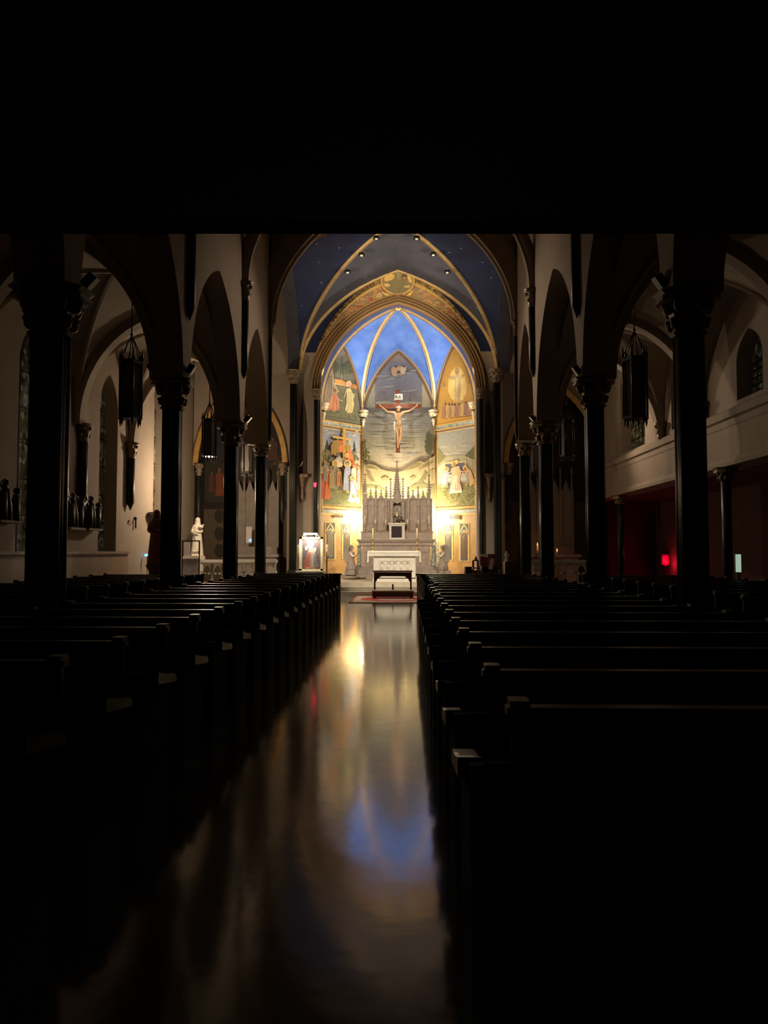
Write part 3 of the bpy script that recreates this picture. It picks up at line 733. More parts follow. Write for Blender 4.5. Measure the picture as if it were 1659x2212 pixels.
# trees
m.line([(784.5,1110),(784.5,975)], 1.3, DGRN); m.line([(784.5,985),(792,972)], .8, DGRN)
m.blobs(783.5, 799, 950, 1003, 78, 2.7, [(.13,.12,.04),(.17,.15,.05),(.10,.10,.04)], 9, lambda x, y: (x-784)/15 < 1.05 - abs(y-985)/62)
m.line([(927,1062),(926.6,985)], 1.6, (.13,.11,.05))
m.poly([(927,926),(924,934),(922,930),(921.5,940),(919,938),(920,950),(916.5,950),(919,962),(916,962),(919,974),(922,980),(927,984),(932,979),(936,970),(938,960),(935,962),(938,950),(934.5,951),(936.5,941),(932.5,943),(933,934),(930,938)], (.13,.13,.075))
for k in range(9): m.line([(927,944+k*4),(921+k%2*12,936+k*4.2)], .9, (.08,.085,.04))
m.done('landscape mural with a tall cypress and misty hills, behind the large crucifix')

# left side panels ---------------------------------------------------
pl = sideplane(PL[1], PL[2]); m = Mural(*pl)
fl = lambda x, a, b_: a + (b_-a)*(x-692)/(780-692)
x0, x1 = 693.5, 777.5
def band(ya, yb, ca, cb):  # ya,yb as (left,right) pairs
    m.k += 1; N = 6
    for q in range(N):
        f0, f1 = q/N, (q+1)/N; L = lambda f_: (ya[0]*(1-f_)+yb[0]*f_, ya[1]*(1-f_)+yb[1]*f_); A, B = L(f0), L(f1)
        cc = lambda f_: tuple(u*(1-f_)+v*f_ for u, v in zip(ca, cb))
        m.b.add([m.w(x0,A[0]),m.w(x1,A[1]),m.w(x1,B[1]),m.w(x0,B[0])], [(0,1,2,3)], 0, [cc(f0),cc(f0),cc(f1),cc(f1)])
band((914,927),(985,992),(.24,.27,.36),(.46,.46,.46)); band((985,992),(1052,1055),(.44,.40,.30),(.36,.30,.15)); band((1052,1055),(1089,1094),(.20,.20,.08),(.15,.16,.06))
for x, y, L in ((705,930,13),(716,935,14),(706,958,12),(770,933,8),(765,941,7),(760,969,9),(768,978,9)): m.poly([(x-L,y+2),(x,y-4),(x+L,y+1),(x,y+3)] if x-L > x0 and x+L < x1 else [(x-6,y+2),(x,y-3),(x+6,y+1)], (.46,.46,.44))
# cypresses and trees
for x, yt, yb, w in ((706.5,950,976,7),(765.5,952,979,5)): m.poly([(x,yt),(x+w*.4,yt+(yb-yt)*.4),(x+w*.6,yb-3),(x,yb),(x-w*.6,yb-3),(x-w*.4,yt+(yb-yt)*.4)], DGRN)
m.line([(706.5,976),(706.5,1000)], 1, DGRN); m.line([(765.5,978),(765,1000)], 1, DGRN)
m.blobs(693.5,714,972,1000,46,2.8,[(.22,.20,.07),(.30,.26,.10),(.12,.13,.05)],3,lambda x,y: x>695)
m.poly([(755,992),(758,982),(762,980),(768,984),(776,989),(776,994),(757,993)], (.10,.13,.08))
m.blobs(756,776,972,998,10,2.4,[(.28,.24,.10)],5)
m.blobs(694,718,996,1015,22,3.4,[(.44,.34,.15),(.25,.22,.14)],6,lambda x,y: x>697.5)
# cross and ladders
gy = lambda x: 940.5 + (x-709)*.15
m.poly([(719.5,941),(757,947),(757,952),(719.5,946)], (.62,.36,.06)); m.poly([(741,926),(746,926),(746,1062),(740.5,1062)], (.58,.33,.06)); m.poly([(738,936.5),(749,938),(749,941),(738,939.5)], (.5,.28,.04))
for x in (729,758-10): m.line([(x,947),(x-1,985)], 1.2, (.70,.50,.22))
m.line([(758-1,950),(752,1000)], 1.2, (.70,.5,.22)); m.line([(736,1018),(738.5,1062)], 2.2, (.66,.42,.12)); m.line([(728,1062),(744,1060)], 1.2, (.5,.36,.16))
OR, BL, GY_, FL_ = (.72,.20,.06), (.34,.37,.50), (.30,.27,.22), (.62,.42,.20)
m.poly([(716,985),(715,962),(720,953),(730,950),(740,952),(740,964),(735,962),(733,980),(724,985),(719,980)], (.36,.20,.05)); m.poly([(733,962),(741,962),(740,978),(733,976)], OR); m.ell(737,957,4.5,4.2,(.45,.16,.05)); m.poly([(732,953),(742,951),(742,954.5),(734,955)],(.8,.12,.03))
m.ell(752,967,6,7.5,(.40,.25,.06)); m.poly([(749,972),(757,972),(763,985),(766,1000),(764,1030),(757,1000),(749,990),(750,980)], OR)
m.poly([(724,990),(735,985),(742,1000),(738,1010),(727,1005)], FL_); m.ell(749,984,4.6,5,HAL); m.ell(748.5,985,2.8,3.6,H2)
m.poly([(741,988),(750,992),(748,1000),(738,1006),(728,1012),(714,1013),(714,1008),(728,1000),(736,993)], (.64,.46,.24)); m.poly([(724,1000),(738,999),(746,1002),(736,1008),(722,1011)], (.72,.62,.46))
m.ell(730.5,983,3.6,4.4,(.16,.12,.10)); m.poly([(726,989),(735,987),(737,997),(727,1001),(723,994)], (.42,.42,.42))
m.figure(699,1010,1086-7,13,(.60,.13,.07),HAL,2); m.figure(708,1016,1072+7,14,OR,HAL,3,fold=(.5,.12,.03)); m.figure(703,996,1040,9,(.34,.30,.28))
m.figure(722,996,1056,15,(.33,.30,.20),HAL,3); m.figure(716,1014,1054,11,(.50,.34,.12)); m.figure(731,1012,1050,9,(.58,.22,.08))
m.figure(749,997,1060,18,BL,(.66,.5,.2),2,fold=(.62,.62,.66),hair=(.1,.09,.12)); m.figure(771,1000,1042,10,(.64,.30,.06)); m.figure(763.5,1001,1058,14,(.80,.72,.55),None,1,hair=(.4,.1,.03)); m.figure(774,1004,1058,7,(.40,.40,.46),None,0,hair=(.3,.14,.05))
m.poly([(747,1060),(752,1060),(756,1063),(750,1065)], (.6,.42,.1))
m.poly([(690+66,1040),(764,1038),(768,1050),(772,1066),(778-1,1082),(775,1090),(768,1083),(760,1086),(750,1082),(757,1064)], (.40,.43,.56)); m.line([(762,1048),(764,1066),(770,1082)],1.5,(.70,.72,.80)); m.line([(758,1056),(757,1070),(754,1081)],1.3,(.70,.72,.8)); m.line([(766,1046),(770,1064),(776-1,1080)],1.4,(.20,.22,.34)); m.ell(761.5,1033,5.8,6.5,HAL); m.ell(761.5,1034.5,3.4,4.8,(.20,.18,.2)); m.ell(761,1035,2.1,3.2,(.66,.46,.28)); m.poly([(763,1068),(767,1068),(768,1078),(764,1078)], (.72,.5,.14))
m.blobs(694.5,776,1062,1090,60,1.6,[(.16,.17,.07),(.26,.25,.10),(.36,.30,.12)],8,lambda x,y: y > 1066+abs(x-735)*.1 and y < 1088 + (x-694)*.05)
m.done('lower left mural of robed figures around a wooden cross under a blue sky')

def pointed(m, xl, xr, yb_l, yb_r, apex, colT, colB, bend=.30):
    """fill of a side panel under its wall arch, edge taken from the real arch"""
    P, Q = (PL[1], PL[2]) if xr < 860 else (PL[4], PL[3])
    h = (Q-P).normalized(); L = (Q-P).length; m.k += 1; N = 12; q = m.n*(.012+.0012*m.k)
    for side in (0, 1):
        prev = None
        for t in ts(N):
            hh = L/2*t if side == 0 else L - L/2*t; z = ZS + (9.9-ZS)*g(t, RW)
            z = max(z - .10, 6.71); hx = min(max(hh, .05), L-.05)
            top = P + h*hx + Zu*z + q; bot = P + h*hx + Zu*6.71 + q
            if prev: m.b.add([prev[0], top, bot, prev[1]], [(0,1,2,3)], 0, [colT, colT, colB, colB])
            prev = (top, bot)
m = Mural(*pl); pointed(m, 0, 700, 0, 0, 0, (.27,.26,.25), (.15,.14,.08))
m.poly([(720,790),(728,772),(748,765),(757,780),(766,800),(771,830),(720,825)], (.16,.16,.11))
for x, yt, yb, w in ((738.5,770,812,8),(725,775,805,10),(731,783,802,4),(744,786,800,5)): m.poly([(x,yt),(x+w*.5,yt+(yb-yt)*.4),(x+w*.6,yb-6),(x+w*.2,yb),(x-w*.3,yb),(x-w*.6,yb-6),(x-w*.5,yt+(yb-yt)*.4)], (.09,.10,.06))
m.blobs(742,762,787,806,24,4.6,[(.09,.10,.06),(.12,.13,.08)],2,lambda x,y: x < 757+(y-786)*.3)
m.line([(738,806),(738,845)], 1.4, (.38,.22,.10))
m.poly([(722,818),(736,820),(750,826),(771,832),(772,842),(752,836),(735,832),(724,831)], (.48,.22,.06)); m.line([(724,829),(740,832),(752,836)],1.4,(.66,.42,.18))
m.poly([(724,832),(752,838),(773,846),(774,908),(700,897),(700,872),(716,850)], (.15,.15,.08))
m.poly([(708,820),(715,800),(719,796),(722,825),(728,838),(733,846),(726,852),(715,862),(708,872),(700,874),(702,845)], (.42,.34,.23))
for k in range(3): m.line([(711+k*3,812),(708+k*4,846),(704+k*4,868)], 1.5, (.24,.19,.15))
m.poly([(708,871),(712,866),(717,850),(722,851),(728,850),(732,868),(733,884),(725,888),(710,886),(699,882)], (.60,.24,.12)); m.line([(722,853),(720,886)],1.6,(.42,.13,.06)); m.line([(716,856),(711,882)],1.6,(.70,.36,.2)); m.line([(726,857),(729,884)],1.4,(.42,.14,.07)); m.line([(727,858),(733,864),(740,866)], 2, (.60,.38,.24)); m.ell(724.5,842,4.6,6,(.56,.40,.2)); m.ell(724,843,3,4.4,(.26,.13,.07))
m.poly([(748,840),(757,838),(762,850),(766,856),(763,862),(765,874),(761,892),(752,892),(745,886),(748,872),(749,850)], (.60,.50,.24)); m.line([(753,845),(752,888)],1.4,(.40,.32,.14)); m.line([(758,846),(758,888)],1.3,(.42,.34,.15)); m.line([(748,844),(744,856),(743,859)], 1.8, (.58,.46,.26)); m.ell(753.5,829,6.2,6.6,(.64,.42,.22)); m.ell(754,830,3.6,5,(.52,.34,.24)); m.line([(764,850),(768,854)],1.8,(.58,.42,.26)); m.line([(749,892),(749,896)],1.4,(.5,.3,.15)); m.line([(756,893),(757,898)],1.4,(.5,.3,.15))
m.blobs(700,772,884,905,40,1.6,[(.24,.22,.11),(.10,.11,.05),(.30,.24,.12)],4,lambda x,y: y < 893+(x-700)*.14)
m.done('upper left pointed mural of a kneeling figure in coral and a standing figure in cream')

# right side panels
pr = sideplane(PL[4], PL[3]); m = Mural(*pr)
x0, x1 = 944.5, 1029
band((926,913),(985,980),(.30,.30,.27),(.38,.36,.29)); band((985,980),(1040,1036),(.44,.40,.30),(.30,.28,.12)); band((1040,1036),(1094,1091),(.26,.25,.10),(.22,.21,.08))
for x, y, L in ((960,965,13),(985,978,20),(1000,972,18),(966,980,16),(1004,962,16)): m.poly([(x-L,y+1),(x,y-2.5),(x+L,y),(x,y+2.5)], (.46,.43,.37))
m.poly([(945,968),(950,971),(957,981),(963,986),(955,1000),(945,1004)], (.24,.22,.09)); m.poly([(1029,958),(1020,968),(1012,976),(1004,984),(1012,990),(1029,992)], (.12,.13,.07))
m.poly([(945,1012),(950,1000),(962,990),(974,985),(985,984),(1000,983),(1012,988),(1029,996),(1029,1040),(945,1047)], (.40,.36,.25))
m.poly([(945,1012),(960,998),(962,1006),(958,1030),(950,1047),(945,1048)], (.62,.56,.36))
for k in range(3): m.line([(966+k*5,986+k),(955+k*4,998+k*2)], 1.3, (.60,.54,.36)); m.line([(1012+k*5,988+k*3),(1020+k*3,1015),(1026,1030+k*3)], 1.4, (.56,.50,.34))
m.poly([(960,998),(1008,994),(1008,1034),(960,1040)], (.54,.46,.27)); m.poly([(962,1003),(1004,999),(1004,1026),(962,1028)], (.13,.12,.16)); m.poly([(964,1026),(1007,1022),(1007,1038),(964,1042)], (.60,.56,.46)); m.line([(966,1031),(1006,1028)], 1, (.3,.28,.24))
m.figure(961,1010,1054,16,(.40,.42,.54),HAL,3,fold=(.62,.62,.62)); m.poly([(950,1050),(962,1046),(966,1052),(955,1056)], (.7,.62,.2))
m.poly([(976,1040),(993,1036),(998,1064),(970,1067)], (.82,.74,.60)); m.poly([(974,1012),(992,1006),(996,1020),(993,1038),(998,1058),(985,1060),(978,1056),(976,1030)], (.66,.45,.34)); m.poly([(977,1010),(988,1007),(989,1028),(978,1030)], (.74,.50,.26)); m.poly([(979,1028),(989,1027),(988,1054),(985,1055),(984,1036),(983,1055),(979,1056)], (.84,.68,.46)); m.line([(978,1014),(973,1020),(966,1022)],2.2,(.74,.52,.32)); m.line([(989,1011),(996,1018),(1003,1019)],2.4,(.74,.5,.3))
m.ell(986,998,4.2,4.5,HAL); m.ell(980,1002,5.6,6.5,HAL); m.ell(981,1003,3.3,5,(.42,.22,.08))
m.poly([(1002,1012),(1010,1010),(1018,1018),(1024,1036),(1025,1044),(1014,1052),(1012,1030),(1004,1022)], (.68,.42,.22)); m.poly([(1006,1022),(1012,1020),(1012,1042),(1008,1046)], (.32,.38,.38)); m.ell(1004.5,1011,5,5.2,HAL); m.ell(1005,1013,3,4,(.40,.16,.06)); m.line([(1002,1022),(998,1022)],3,(.74,.42,.14)); m.poly([(1004,1048),(1009,1044),(1010,1048)], (.74,.4,.16))
m.blobs(945.5,1027,1046,1092,330,1.7,[(.44,.40,.15),(.34,.32,.12),(.17,.17,.07),(.52,.44,.18)],12,lambda x,y: not (968<x<1000 and y<1068) and y > 1050 and y < 1093-(x-945)*.04)
m.done('lower right mural of a figure in white between two bowed figures before a tomb')

m = Mural(*pr); pointed(m, 900, 1000, 0, 0, 0, (.46,.25,.045), (.52,.27,.04))
for ang in (0,): m.poly([(990,793),(997,797),(1004,808),(1008,830),(1007,850),(1000,864),(984,869),(974,860),(968,845),(969,820),(976,802),(983,795)], (.66,.45,.14))
m.poly([(982,812),(995,810),(997,830),(993,866),(983,867),(982,840)], (.42,.32,.15)); m.line([(987,816),(986,862)],1.2,(.60,.44,.18)); m.line([(992,815),(991,862)],1.2,(.30,.22,.10))
m.poly([(966,812),(972,814),(984,811),(984,820),(972,820)], (.40,.28,.13)); m.poly([(994,812),(1006,806),(1010,805),(1004,812),(996,820)], (.40,.29,.14)); m.ell(987.5,803,5,8,(.36,.26,.12)); m.ell(987,805,2.6,5.5,(.33,.17,.10))
m.blobs(957,963,826,836,7,1.8,[(.28,.22,.08)],3); m.blobs(1010,1018,815,828,7,2,[(.36,.28,.12)],5)
for x, yt, w, c in ((959,868,8,(.34,.18,.10)),(968,870,7,(.56,.30,.08)),(974,870,7,(.30,.20,.12)),(980,871,7,(.52,.32,.10)),(988,870,10,(.32,.16,.10)),(995,868,6,(.40,.22,.10)),(1001,866,8,(.56,.36,.12)),(1010,865,13,(.27,.14,.10)),(1016,870,8,(.36,.2,.1))):
    m.figure(x, yt, 905-(x-955)*.13, w*1.7, c, None, R.uniform(-1,1), head=(.34,.2,.1))
m.done('upper right pointed mural, ochre ground with a standing figure in a pale oval')

# niche paintings of single robed figures on the side walls
def saint(plane, xl, xr, yt, yb, robe, face, label, blue=(.07,.09,.14)):
    m = Mural(*plane); cx = (xl+xr)/2; W = xr-xl; GD = (.74,.52,.16)
    m.poly([(xl-1.6,yt-1.6),(xr+1.6,yt-1.6),(xr+1.6,yb+1.6),(xl-1.6,yb+1.6)], GD); m.poly([(xl,yt),(xr,yt),(xr,yb),(xl,yb)], (.10,.075,.05))
    hy = yt + (yb-yt)*.27
    def og(k, y0): 
        return [(cx, y0), (cx+W*.25*k, y0+8), (cx+W*.42*k, y0+15), (cx+W*.40*k, hy-2), (cx+W*.30*k, hy), (cx+W*.47*k, hy+5), (cx+W*.48*k, yb), (cx-W*.48*k, yb), (cx-W*.47*k, hy+5), (cx-W*.30*k, hy), (cx-W*.40*k, hy-2), (cx-W*.42*k, y0+15), (cx-W*.25*k, y0+8)]
    m.poly(og(1.04, yt+.5), GD); m.poly(og(.88, yt+4), blue)
    m.ell(cx+.5, hy-3, W*.24, W*.25, (.80,.60,.24))
    m.poly([(cx-W*.10,hy-5),(cx+W*.14,hy-5),(cx+W*.24,hy+5),(cx+W*.30,hy+14),(cx+W*.26,yb-5),(cx+W*.05,yb-3),(cx-W*.28,yb-6),(cx-W*.30,hy+14),(cx-W*.24,hy+4)], robe)
    for q in (-.12,.04,.16): m.line([(cx+W*q,hy+12),(cx+W*q*1.2,yb-7)], .8, tuple(c*.7 for c in robe))
    m.ell(cx+.6, hy-3.5, W*.10, W*.15, face); m.line([(cx-W*.15,hy+8),(cx+W*.1,hy+4)],1.6,face)
    m.done(label)
saint(pl, 703.5, 724, 1129, 1207, (.26,.20,.14), (.28,.17,.12), 'leftmost painted niche, robed figure with folded hands, left of the high altar')
saint(pl, 740, 758, 1132, 1206, (.14,.10,.05), (.42,.28,.16), 'painted niche under the glaring left lamp, dark robed figure holding a book')
saint(pr, 959, 977, 1134, 1209, (.16,.13,.08), (.42,.2,.10), 'painted niche under the glaring right lamp, dark robed figure with a gold star')
saint(pr, 993, 1012, 1131, 1211, (.17,.10,.05), (.46,.28,.12), 'rightmost painted niche, brown robed bearded figure with a halo')
# ceiling band painting round the chancel arch ----------------------------
b = MB(); inn = archpath(ax0-.34, ax1+.34, 7.45, 11.14, 1.35, 30); out = archpath(-3.62, 3.14, 7.2, 12.0, 1.25, 30)
NB = 8
def bandpt(i, f, off):
    a, c = inn[i], out[i]; return (a[0]*(1-f)+c[0]*f, YA-.004-off, a[1]*(1-f)+c[1]*f)
BR = random.Random(5)
for i in range(6, len(inn)-7):
    for j in range(NB):
        f0, f1 = j/NB, (j+1)/NB
        base_ = (.42,.22,.09) if j < NB-3 else ((.60,.40,.14) if j < NB-2 else ((.50,.33,.12) if NB > 0 and i > len(inn)//2 else (.30,.19,.07)))
        k_ = BR.uniform(.8,1.15); cc = tuple(x*k_ for x in base_)
        if j == NB-3: cc = (.72,.48,.16)
        b.add([bandpt(i,f0,.004), bandpt(i+1,f0,.004), bandpt(i+1,f1,.004), bandpt(i,f1,.004)], [(0,1,2,3)], 0, [cc]*4)
mb = Mural((0,YA-.01,0), (0,-1,0)); mb.b = b; mb.k = 2
def inband(x, y, lo=0, hi=.62):
    P = mb.w(x, y); n = len(inn)
    best = min(range(n), key=lambda i: abs((inn[i][0]+out[i][0])/2 - P.x))
    a, c = inn[best], out[best]; f_ = (P.z-a[1])/(c[1]-a[1]+1e-6); return lo < f_ < hi
for _ in range(900):
    i = BR.randrange(8, len(inn)-9); f_ = BR.uniform(.10, .56); p = bandpt(i, f_, 0); wd = math.hypot(out[i][0]-inn[i][0], out[i][1]-inn[i][1])
    P = Vector(p); rr = min(BR.uniform(.03,.10), wd*.10); n_ = 7; mb.k += .02; off = .006 + mb.k*.0006
    col = BR.choice([(.48,.18,.09),(.42,.13,.08),(.32,.30,.19),(.60,.44,.22),(.38,.22,.14),(.62,.32,.14),(.28,.26,.15)]); an = BR.uniform(0,PI)
    mb.b.add([(P.x + rr*math.cos(2*PI*q/n_+an)*1.2, YA-off, P.z + rr*math.sin(2*PI*q/n_+an)) for q in range(n_)], [tuple(range(n_))], 0, [col]*n_)
mb.k = 24
for _ in range(46):
    i = BR.randrange(12, len(inn)-13); p = bandpt(i, BR.uniform(.15,.55), 0)
    if abs(p[0]-XA) < .55: continue
    mb.k += .05; n_ = 10; off = .006 + mb.k*.0006
    for rr, col in ((.07,(.64,.42,.16)),(.045,(.34,.16,.08))):
        mb.k += .05; off = .006 + mb.k*.0006
        mb.b.add([(p[0]+rr*math.cos(2*PI*q/n_), YA-off, p[2]+rr*math.sin(2*PI*q/n_)) for q in range(n_)], [tuple(range(n_))], 0, [col]*n_)
mb.k = 40
GP = (.85,.58,.18)
mb.ell(859,608,37,30,(.70,.46,.14),26); mb.ell(859,607,34,27,(.34,.25,.13),26); mb.ell(858,619,25,14,(.26,.22,.12),20)
mb.poly([(830,601),(834,593),(842,590),(851,594),(853,598),(847,604),(836,608),(830,606)], GP); mb.poly([(829,613),(838,612),(844,616),(838,620),(832,619)], GP)
mb.poly([(869,584),(880,590),(888,600),(891,611),(884,610),(880,600),(871,592)], GP); mb.poly([(873,617),(887,617),(884,621),(874,621)], GP); mb.poly([(848,584),(858,582),(860,586),(850,588)], GP)
mb.poly([(857,577),(863,577),(863,604),(861,606),(858,604)], (.42,.34,.22)); mb.ell(874,598,6,8,(.14,.12,.08)); mb.ell(874,601,4,3,(.5,.34,.12)); mb.ell(855,612,8,12,(.30,.25,.12))
mb.poly([(824,628),(830,632),(848,638),(846,640),(834,639),(826,634)], GP); mb.poly([(876,638),(886,632),(892,629),(889,637),(882,640)], GP)
mb.b.build('mural', paint, None, 'gold and russet mural arching over the apse, crowd of figures and a central medallion', 'mural', fix=False)

# lettering on the outer border of the arch
def text_mesh(s, size=1.0, ext=.0):
    cu = bpy.data.curves.new('t', 'FONT'); cu.body = s; cu.size = size; cu.align_x = 'CENTER'; cu.extrude = ext
    o = bpy.data.objects.new('t', cu); C.objects.link(o); bpy.context.view_layer.update()
    dg = bpy.context.evaluated_depsgraph_get(); me = bpy.data.meshes.new_from_object(o.evaluated_get(dg))
    bpy.data.objects.remove(o); V = [v.co.copy() for v in me.vertices]; Fc = [tuple(p.vertices) for p in me.polygons]
    w = max((v.x for v in V), default=0) - min((v.x for v in V), default=0); bpy.data.meshes.remove(me); return V, Fc, w
outc = [((a[0]*.12+c[0]*.88), (a[1]*.12+c[1]*.88)) for a, c in zip(inn, out)]
def lay(b, txt, i0, i1, size):
    pts = outc[i0:i1]; L = [0]
    for a, c in zip(pts[:-1], pts[1:]): L.append(L[-1] + math.hypot(c[0]-a[0], c[1]-a[1]))
    n = len(txt)
    for k, ch in enumerate(txt):
        if ch == ' ': continue
        s = L[-1]*(k+.5)/n; q = max(i for i in range(len(L)-1) if L[i] <= s); f_ = (s-L[q])/(L[q+1]-L[q]); a, c = pts[q], pts[q+1]
        x, z = a[0]+(c[0]-a[0])*f_, a[1]+(c[1]-a[1])*f_; an = math.atan2(c[1]-a[1], c[0]-a[0])
        V, Fc, w = text_mesh(ch, size)
        b.add([(x + v.x*math.cos(an) - (v.y-size*.35)*math.sin(an), YA-.036, z + v.x*math.sin(an) + (v.y-size*.35)*math.cos(an)) for v in V], Fc)
n0 = len(outc)//2; lp_ = mat('letter_paint', (.035,.02,.01), .7)
b = MB(); lay(b, 'HOLY IS THE LORD GOD ALMIGHTY', 10, n0-4, .205); b.build('painted_lettering', lp_, None, 'dark painted capitals along the left half of the gold arch border', 'lettering', fix=False)
b = MB(); lay(b, 'WHO WAS AND WHO IS AND WHO IS COMING', n0+4, len(outc)-10, .175); b.build('painted_lettering', lp_, None, 'dark painted capitals along the right half of the gold arch border', 'lettering', fix=False)

# side chapel murals (dim)
m = Mural((0,30.29,0), (0,-1,0))
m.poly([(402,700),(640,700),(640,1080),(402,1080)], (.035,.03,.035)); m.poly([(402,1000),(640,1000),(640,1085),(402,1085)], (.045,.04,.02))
for x, yt, yb, w, c in ((474,1010,1072,20,(.30,.07,.03)),(457,1020,1062,14,(.16,.05,.04)),(532,1025,1080,22,(.16,.07,.05)),(590,945,995,26,(.14,.06,.04)),(606,1020,1075,20,(.17,.10,.05)),(462,960,1000,16,(.08,.06,.07))): m.figure(x, yt, yb, w, c, None, 0, head=(.2,.11,.07))
m.blobs(585,620,985,1015,16,5,[(.14,.10,.04),(.10,.06,.03)],3); m.poly([(402,1085),(640,1085),(640,1100),(402,1100)], (.02,.012,.01)); m.poly([(402,1100),(640,1100),(640,1300),(402,1300)], (.13,.09,.05))
for y in (1115,1153,1190):
    m.ell(474,y,11,15,(.035,.025,.015))
m.done('dim mural with red robed figures in the left side chapel')
m = Mural((0,30.29,0), (0,-1,0))
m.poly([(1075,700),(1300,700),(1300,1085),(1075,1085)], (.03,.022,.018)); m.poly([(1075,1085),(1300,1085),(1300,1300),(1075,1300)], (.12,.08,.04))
for x, yt, yb, w, c in ((1106,975,1010,14,(.10,.05,.03)),(1160,1030,1080,18,(.07,.05,.035))): m.figure(x, yt, yb, w, c, None, 0, head=(.15,.08,.05))
for y in (1118,1160): m.ell(1093,y,8,12,(.05,.03,.015))
m.done('dim mural in the right side chapel above a pale altar')
# ------------------------------------------------------------------ high altar
def pinnacle(parent, px, ytip, ybase, wpx, Y, name='pinnacle', body=None, m=stone_hi):
    """crocketed spirelet with a cross finial"""
    x = xat(px, Y); z1 = zat(ytip, Y); z0 = zat(ybase, Y); w = wpx*Y/F_/2; H = z1-z0; b = MB(); zc = z1-min(.16, H*.22)
    b.lathe([(w*1.25, 0), (w*1.25, H*.03), (w, H*.06), (.016, zc-z0)], (x, Y, z0), 8, smooth=False, rot=PI/8)
    n = max(3, int((zc-z0)/.10))
    for k in range(1, n):
        f_ = k/n; rr = w*(1-f_)+.02
        for q in range(4):
            a = q*PI/2; b.ball((x+rr*math.cos(a), Y+rr*math.sin(a), z0+H*.06+(zc-z0-H*.06)*f_), .018+.012*(1-f_), 0, 5, 1, 1, .8)
    s = min(.16, H*.22); b.box(x-.013, x+.013, Y-.013, Y+.013, zc-.02, z1); b.box(x-s*.38, x+s*.38, Y-.013, Y+.013, z1-s*.62, z1-s*.38); b.ball((x,Y,zc), .03, 0, 6)
    if body:
        zb = zat(body, Y); b.box(x-w*1.1, x+w*1.1, Y-w*1.1, Y+w*1.1, zb, z0+.01)
        b.prism([(-w*.9, z0-.28), (w*.9, z0-.28), (0, z0-.02)], (x, Y-w*1.1, 0), X_, -.03, 0, 0, Y_)
    return b.build(name, m, parent)
YR = 30.35
ha = thing('high_altar', 'tall carved stone gothic high altar with spires, below the hanging crucifix', 'altar', (xat(857, YR), YR, .87))
def hb(b, name, mt=stone_hi, par=None):
    o = b.build(name, mt); o.parent = par or ha
    o.matrix_parent_inverse = (par or ha).matrix_basis.inverted() if not par else Matrix.Identity(4)
    return o
class PR:  # things built in world coordinates under a located empty
    pass
def adopt(o, p):
    o.parent = p; o.matrix_parent_inverse = Matrix.Translation(-Vector(p.location)) if p.rotation_euler.z == 0 else p.matrix_basis.inverted(); return o
def bx(b, x0, x1, y0, y1, Y, d0, d1, mi=0):   # photo x0..x1, y0(top)..y1 at depth Y; d0..d1 depth offsets
    b.box(xat(x0,Y), xat(x1,Y), Y+d0, Y+d1, zat(y1,Y), zat(y0,Y), mi)
    return b
Yb = 29.95
b = MB(); b.box(xat(783,Yb), xat(930,Yb), Yb, Yb+.6, .87, zat(1178,Yb)); 
for x0, x1 in ((787,800),(803,841),(846,884),(888,902),(906,926)): bx(b, x0, x1, 1182, 1192 if x0 > 786 else 1215, Yb, -.03, .0)
for x0 in (788, 800, 906, 920): bx(b, x0, x0+2.5, 1192, 1217, Yb, -.05, 0)
adopt(b.build('altar_table', stone_hi), ha)
b = MB(); bx(b, 771, 941, 1165, 1168, Yb, -.14, .6); bx(b, 773, 939, 1168, 1171, Yb, -.1, .6); bx(b, 775, 937, 1171, 1178.5, Yb, -.05, .6); adopt(b.build('mensa', stone_hi), ha)
for x in (775.5, 936):
    b = MB(); X = xat(x, Yb); b.lathe([(.10,.87),(.10,.93),(.07,.97),(.065,zat(1182,Yb)),(.10,zat(1179,Yb)),(.10,zat(1178,Yb))], (X, Yb+.05, 0), 12); adopt(b.build('corner_column', greenmar), ha)
b = MB(); bx(b, 778, 937, 1148, 1150, Yb, -.0, .7); bx(b, 780, 935, 1150, 1165.5, Yb, .03, .7); adopt(b.build('gradine', stone_hi), ha)
# reredos wall with blind arches
b = MB(); bx(b, 783, 934, 1077, 1149, YR, .02, .30)
for (x0, x1) in ((792,811),(814,833),(883,902),(906,924)):
    X0_, X1_ = xat(x0,YR), xat(x1,YR); zs, za, zt = zat(1092,YR), zat(1080,YR), zat(1077,YR)
    o = Vector((0, YR, 0)); wallarch(b, X0_, X1_, zs, za, zt+.02, o, X_, Y_, .05, R=1.4)
    g1 = [(X0_-.02, za-.02), ((X0_+X1_)/2, za+.22), (X1_+.02, za-.02), ((X0_+X1_)/2, za+.06)]
    b.prism(g1, (0, YR, 0), X_, -.05, .02, 0, Y_)
    bx(b, x0, x1, 1134, 1147, YR, -.06, .02); bx(b, x0+1.5, x1-1.5, 1136, 1145, YR, -.075, -.05)
adopt(b.build('reredos_panel', stone_hi), ha)
for x, yt in ((789,1066),(812,1077),(834,1077),(882,1077),(904,1077),(926,1066)):
    b = MB(); w = 1.9 if x not in (789, 926) else 4.2; bx(b, x-w, x+w, yt, 1134, YR, -.09, .05); bx(b, x-w-.8, x+w+.8, 1134, 1149, YR, -.12, .05); bx(b, x-w-.8, x+w+.8, 1090, 1093, YR, -.12, .02)
    adopt(b.build('buttress', stone_hi), ha)
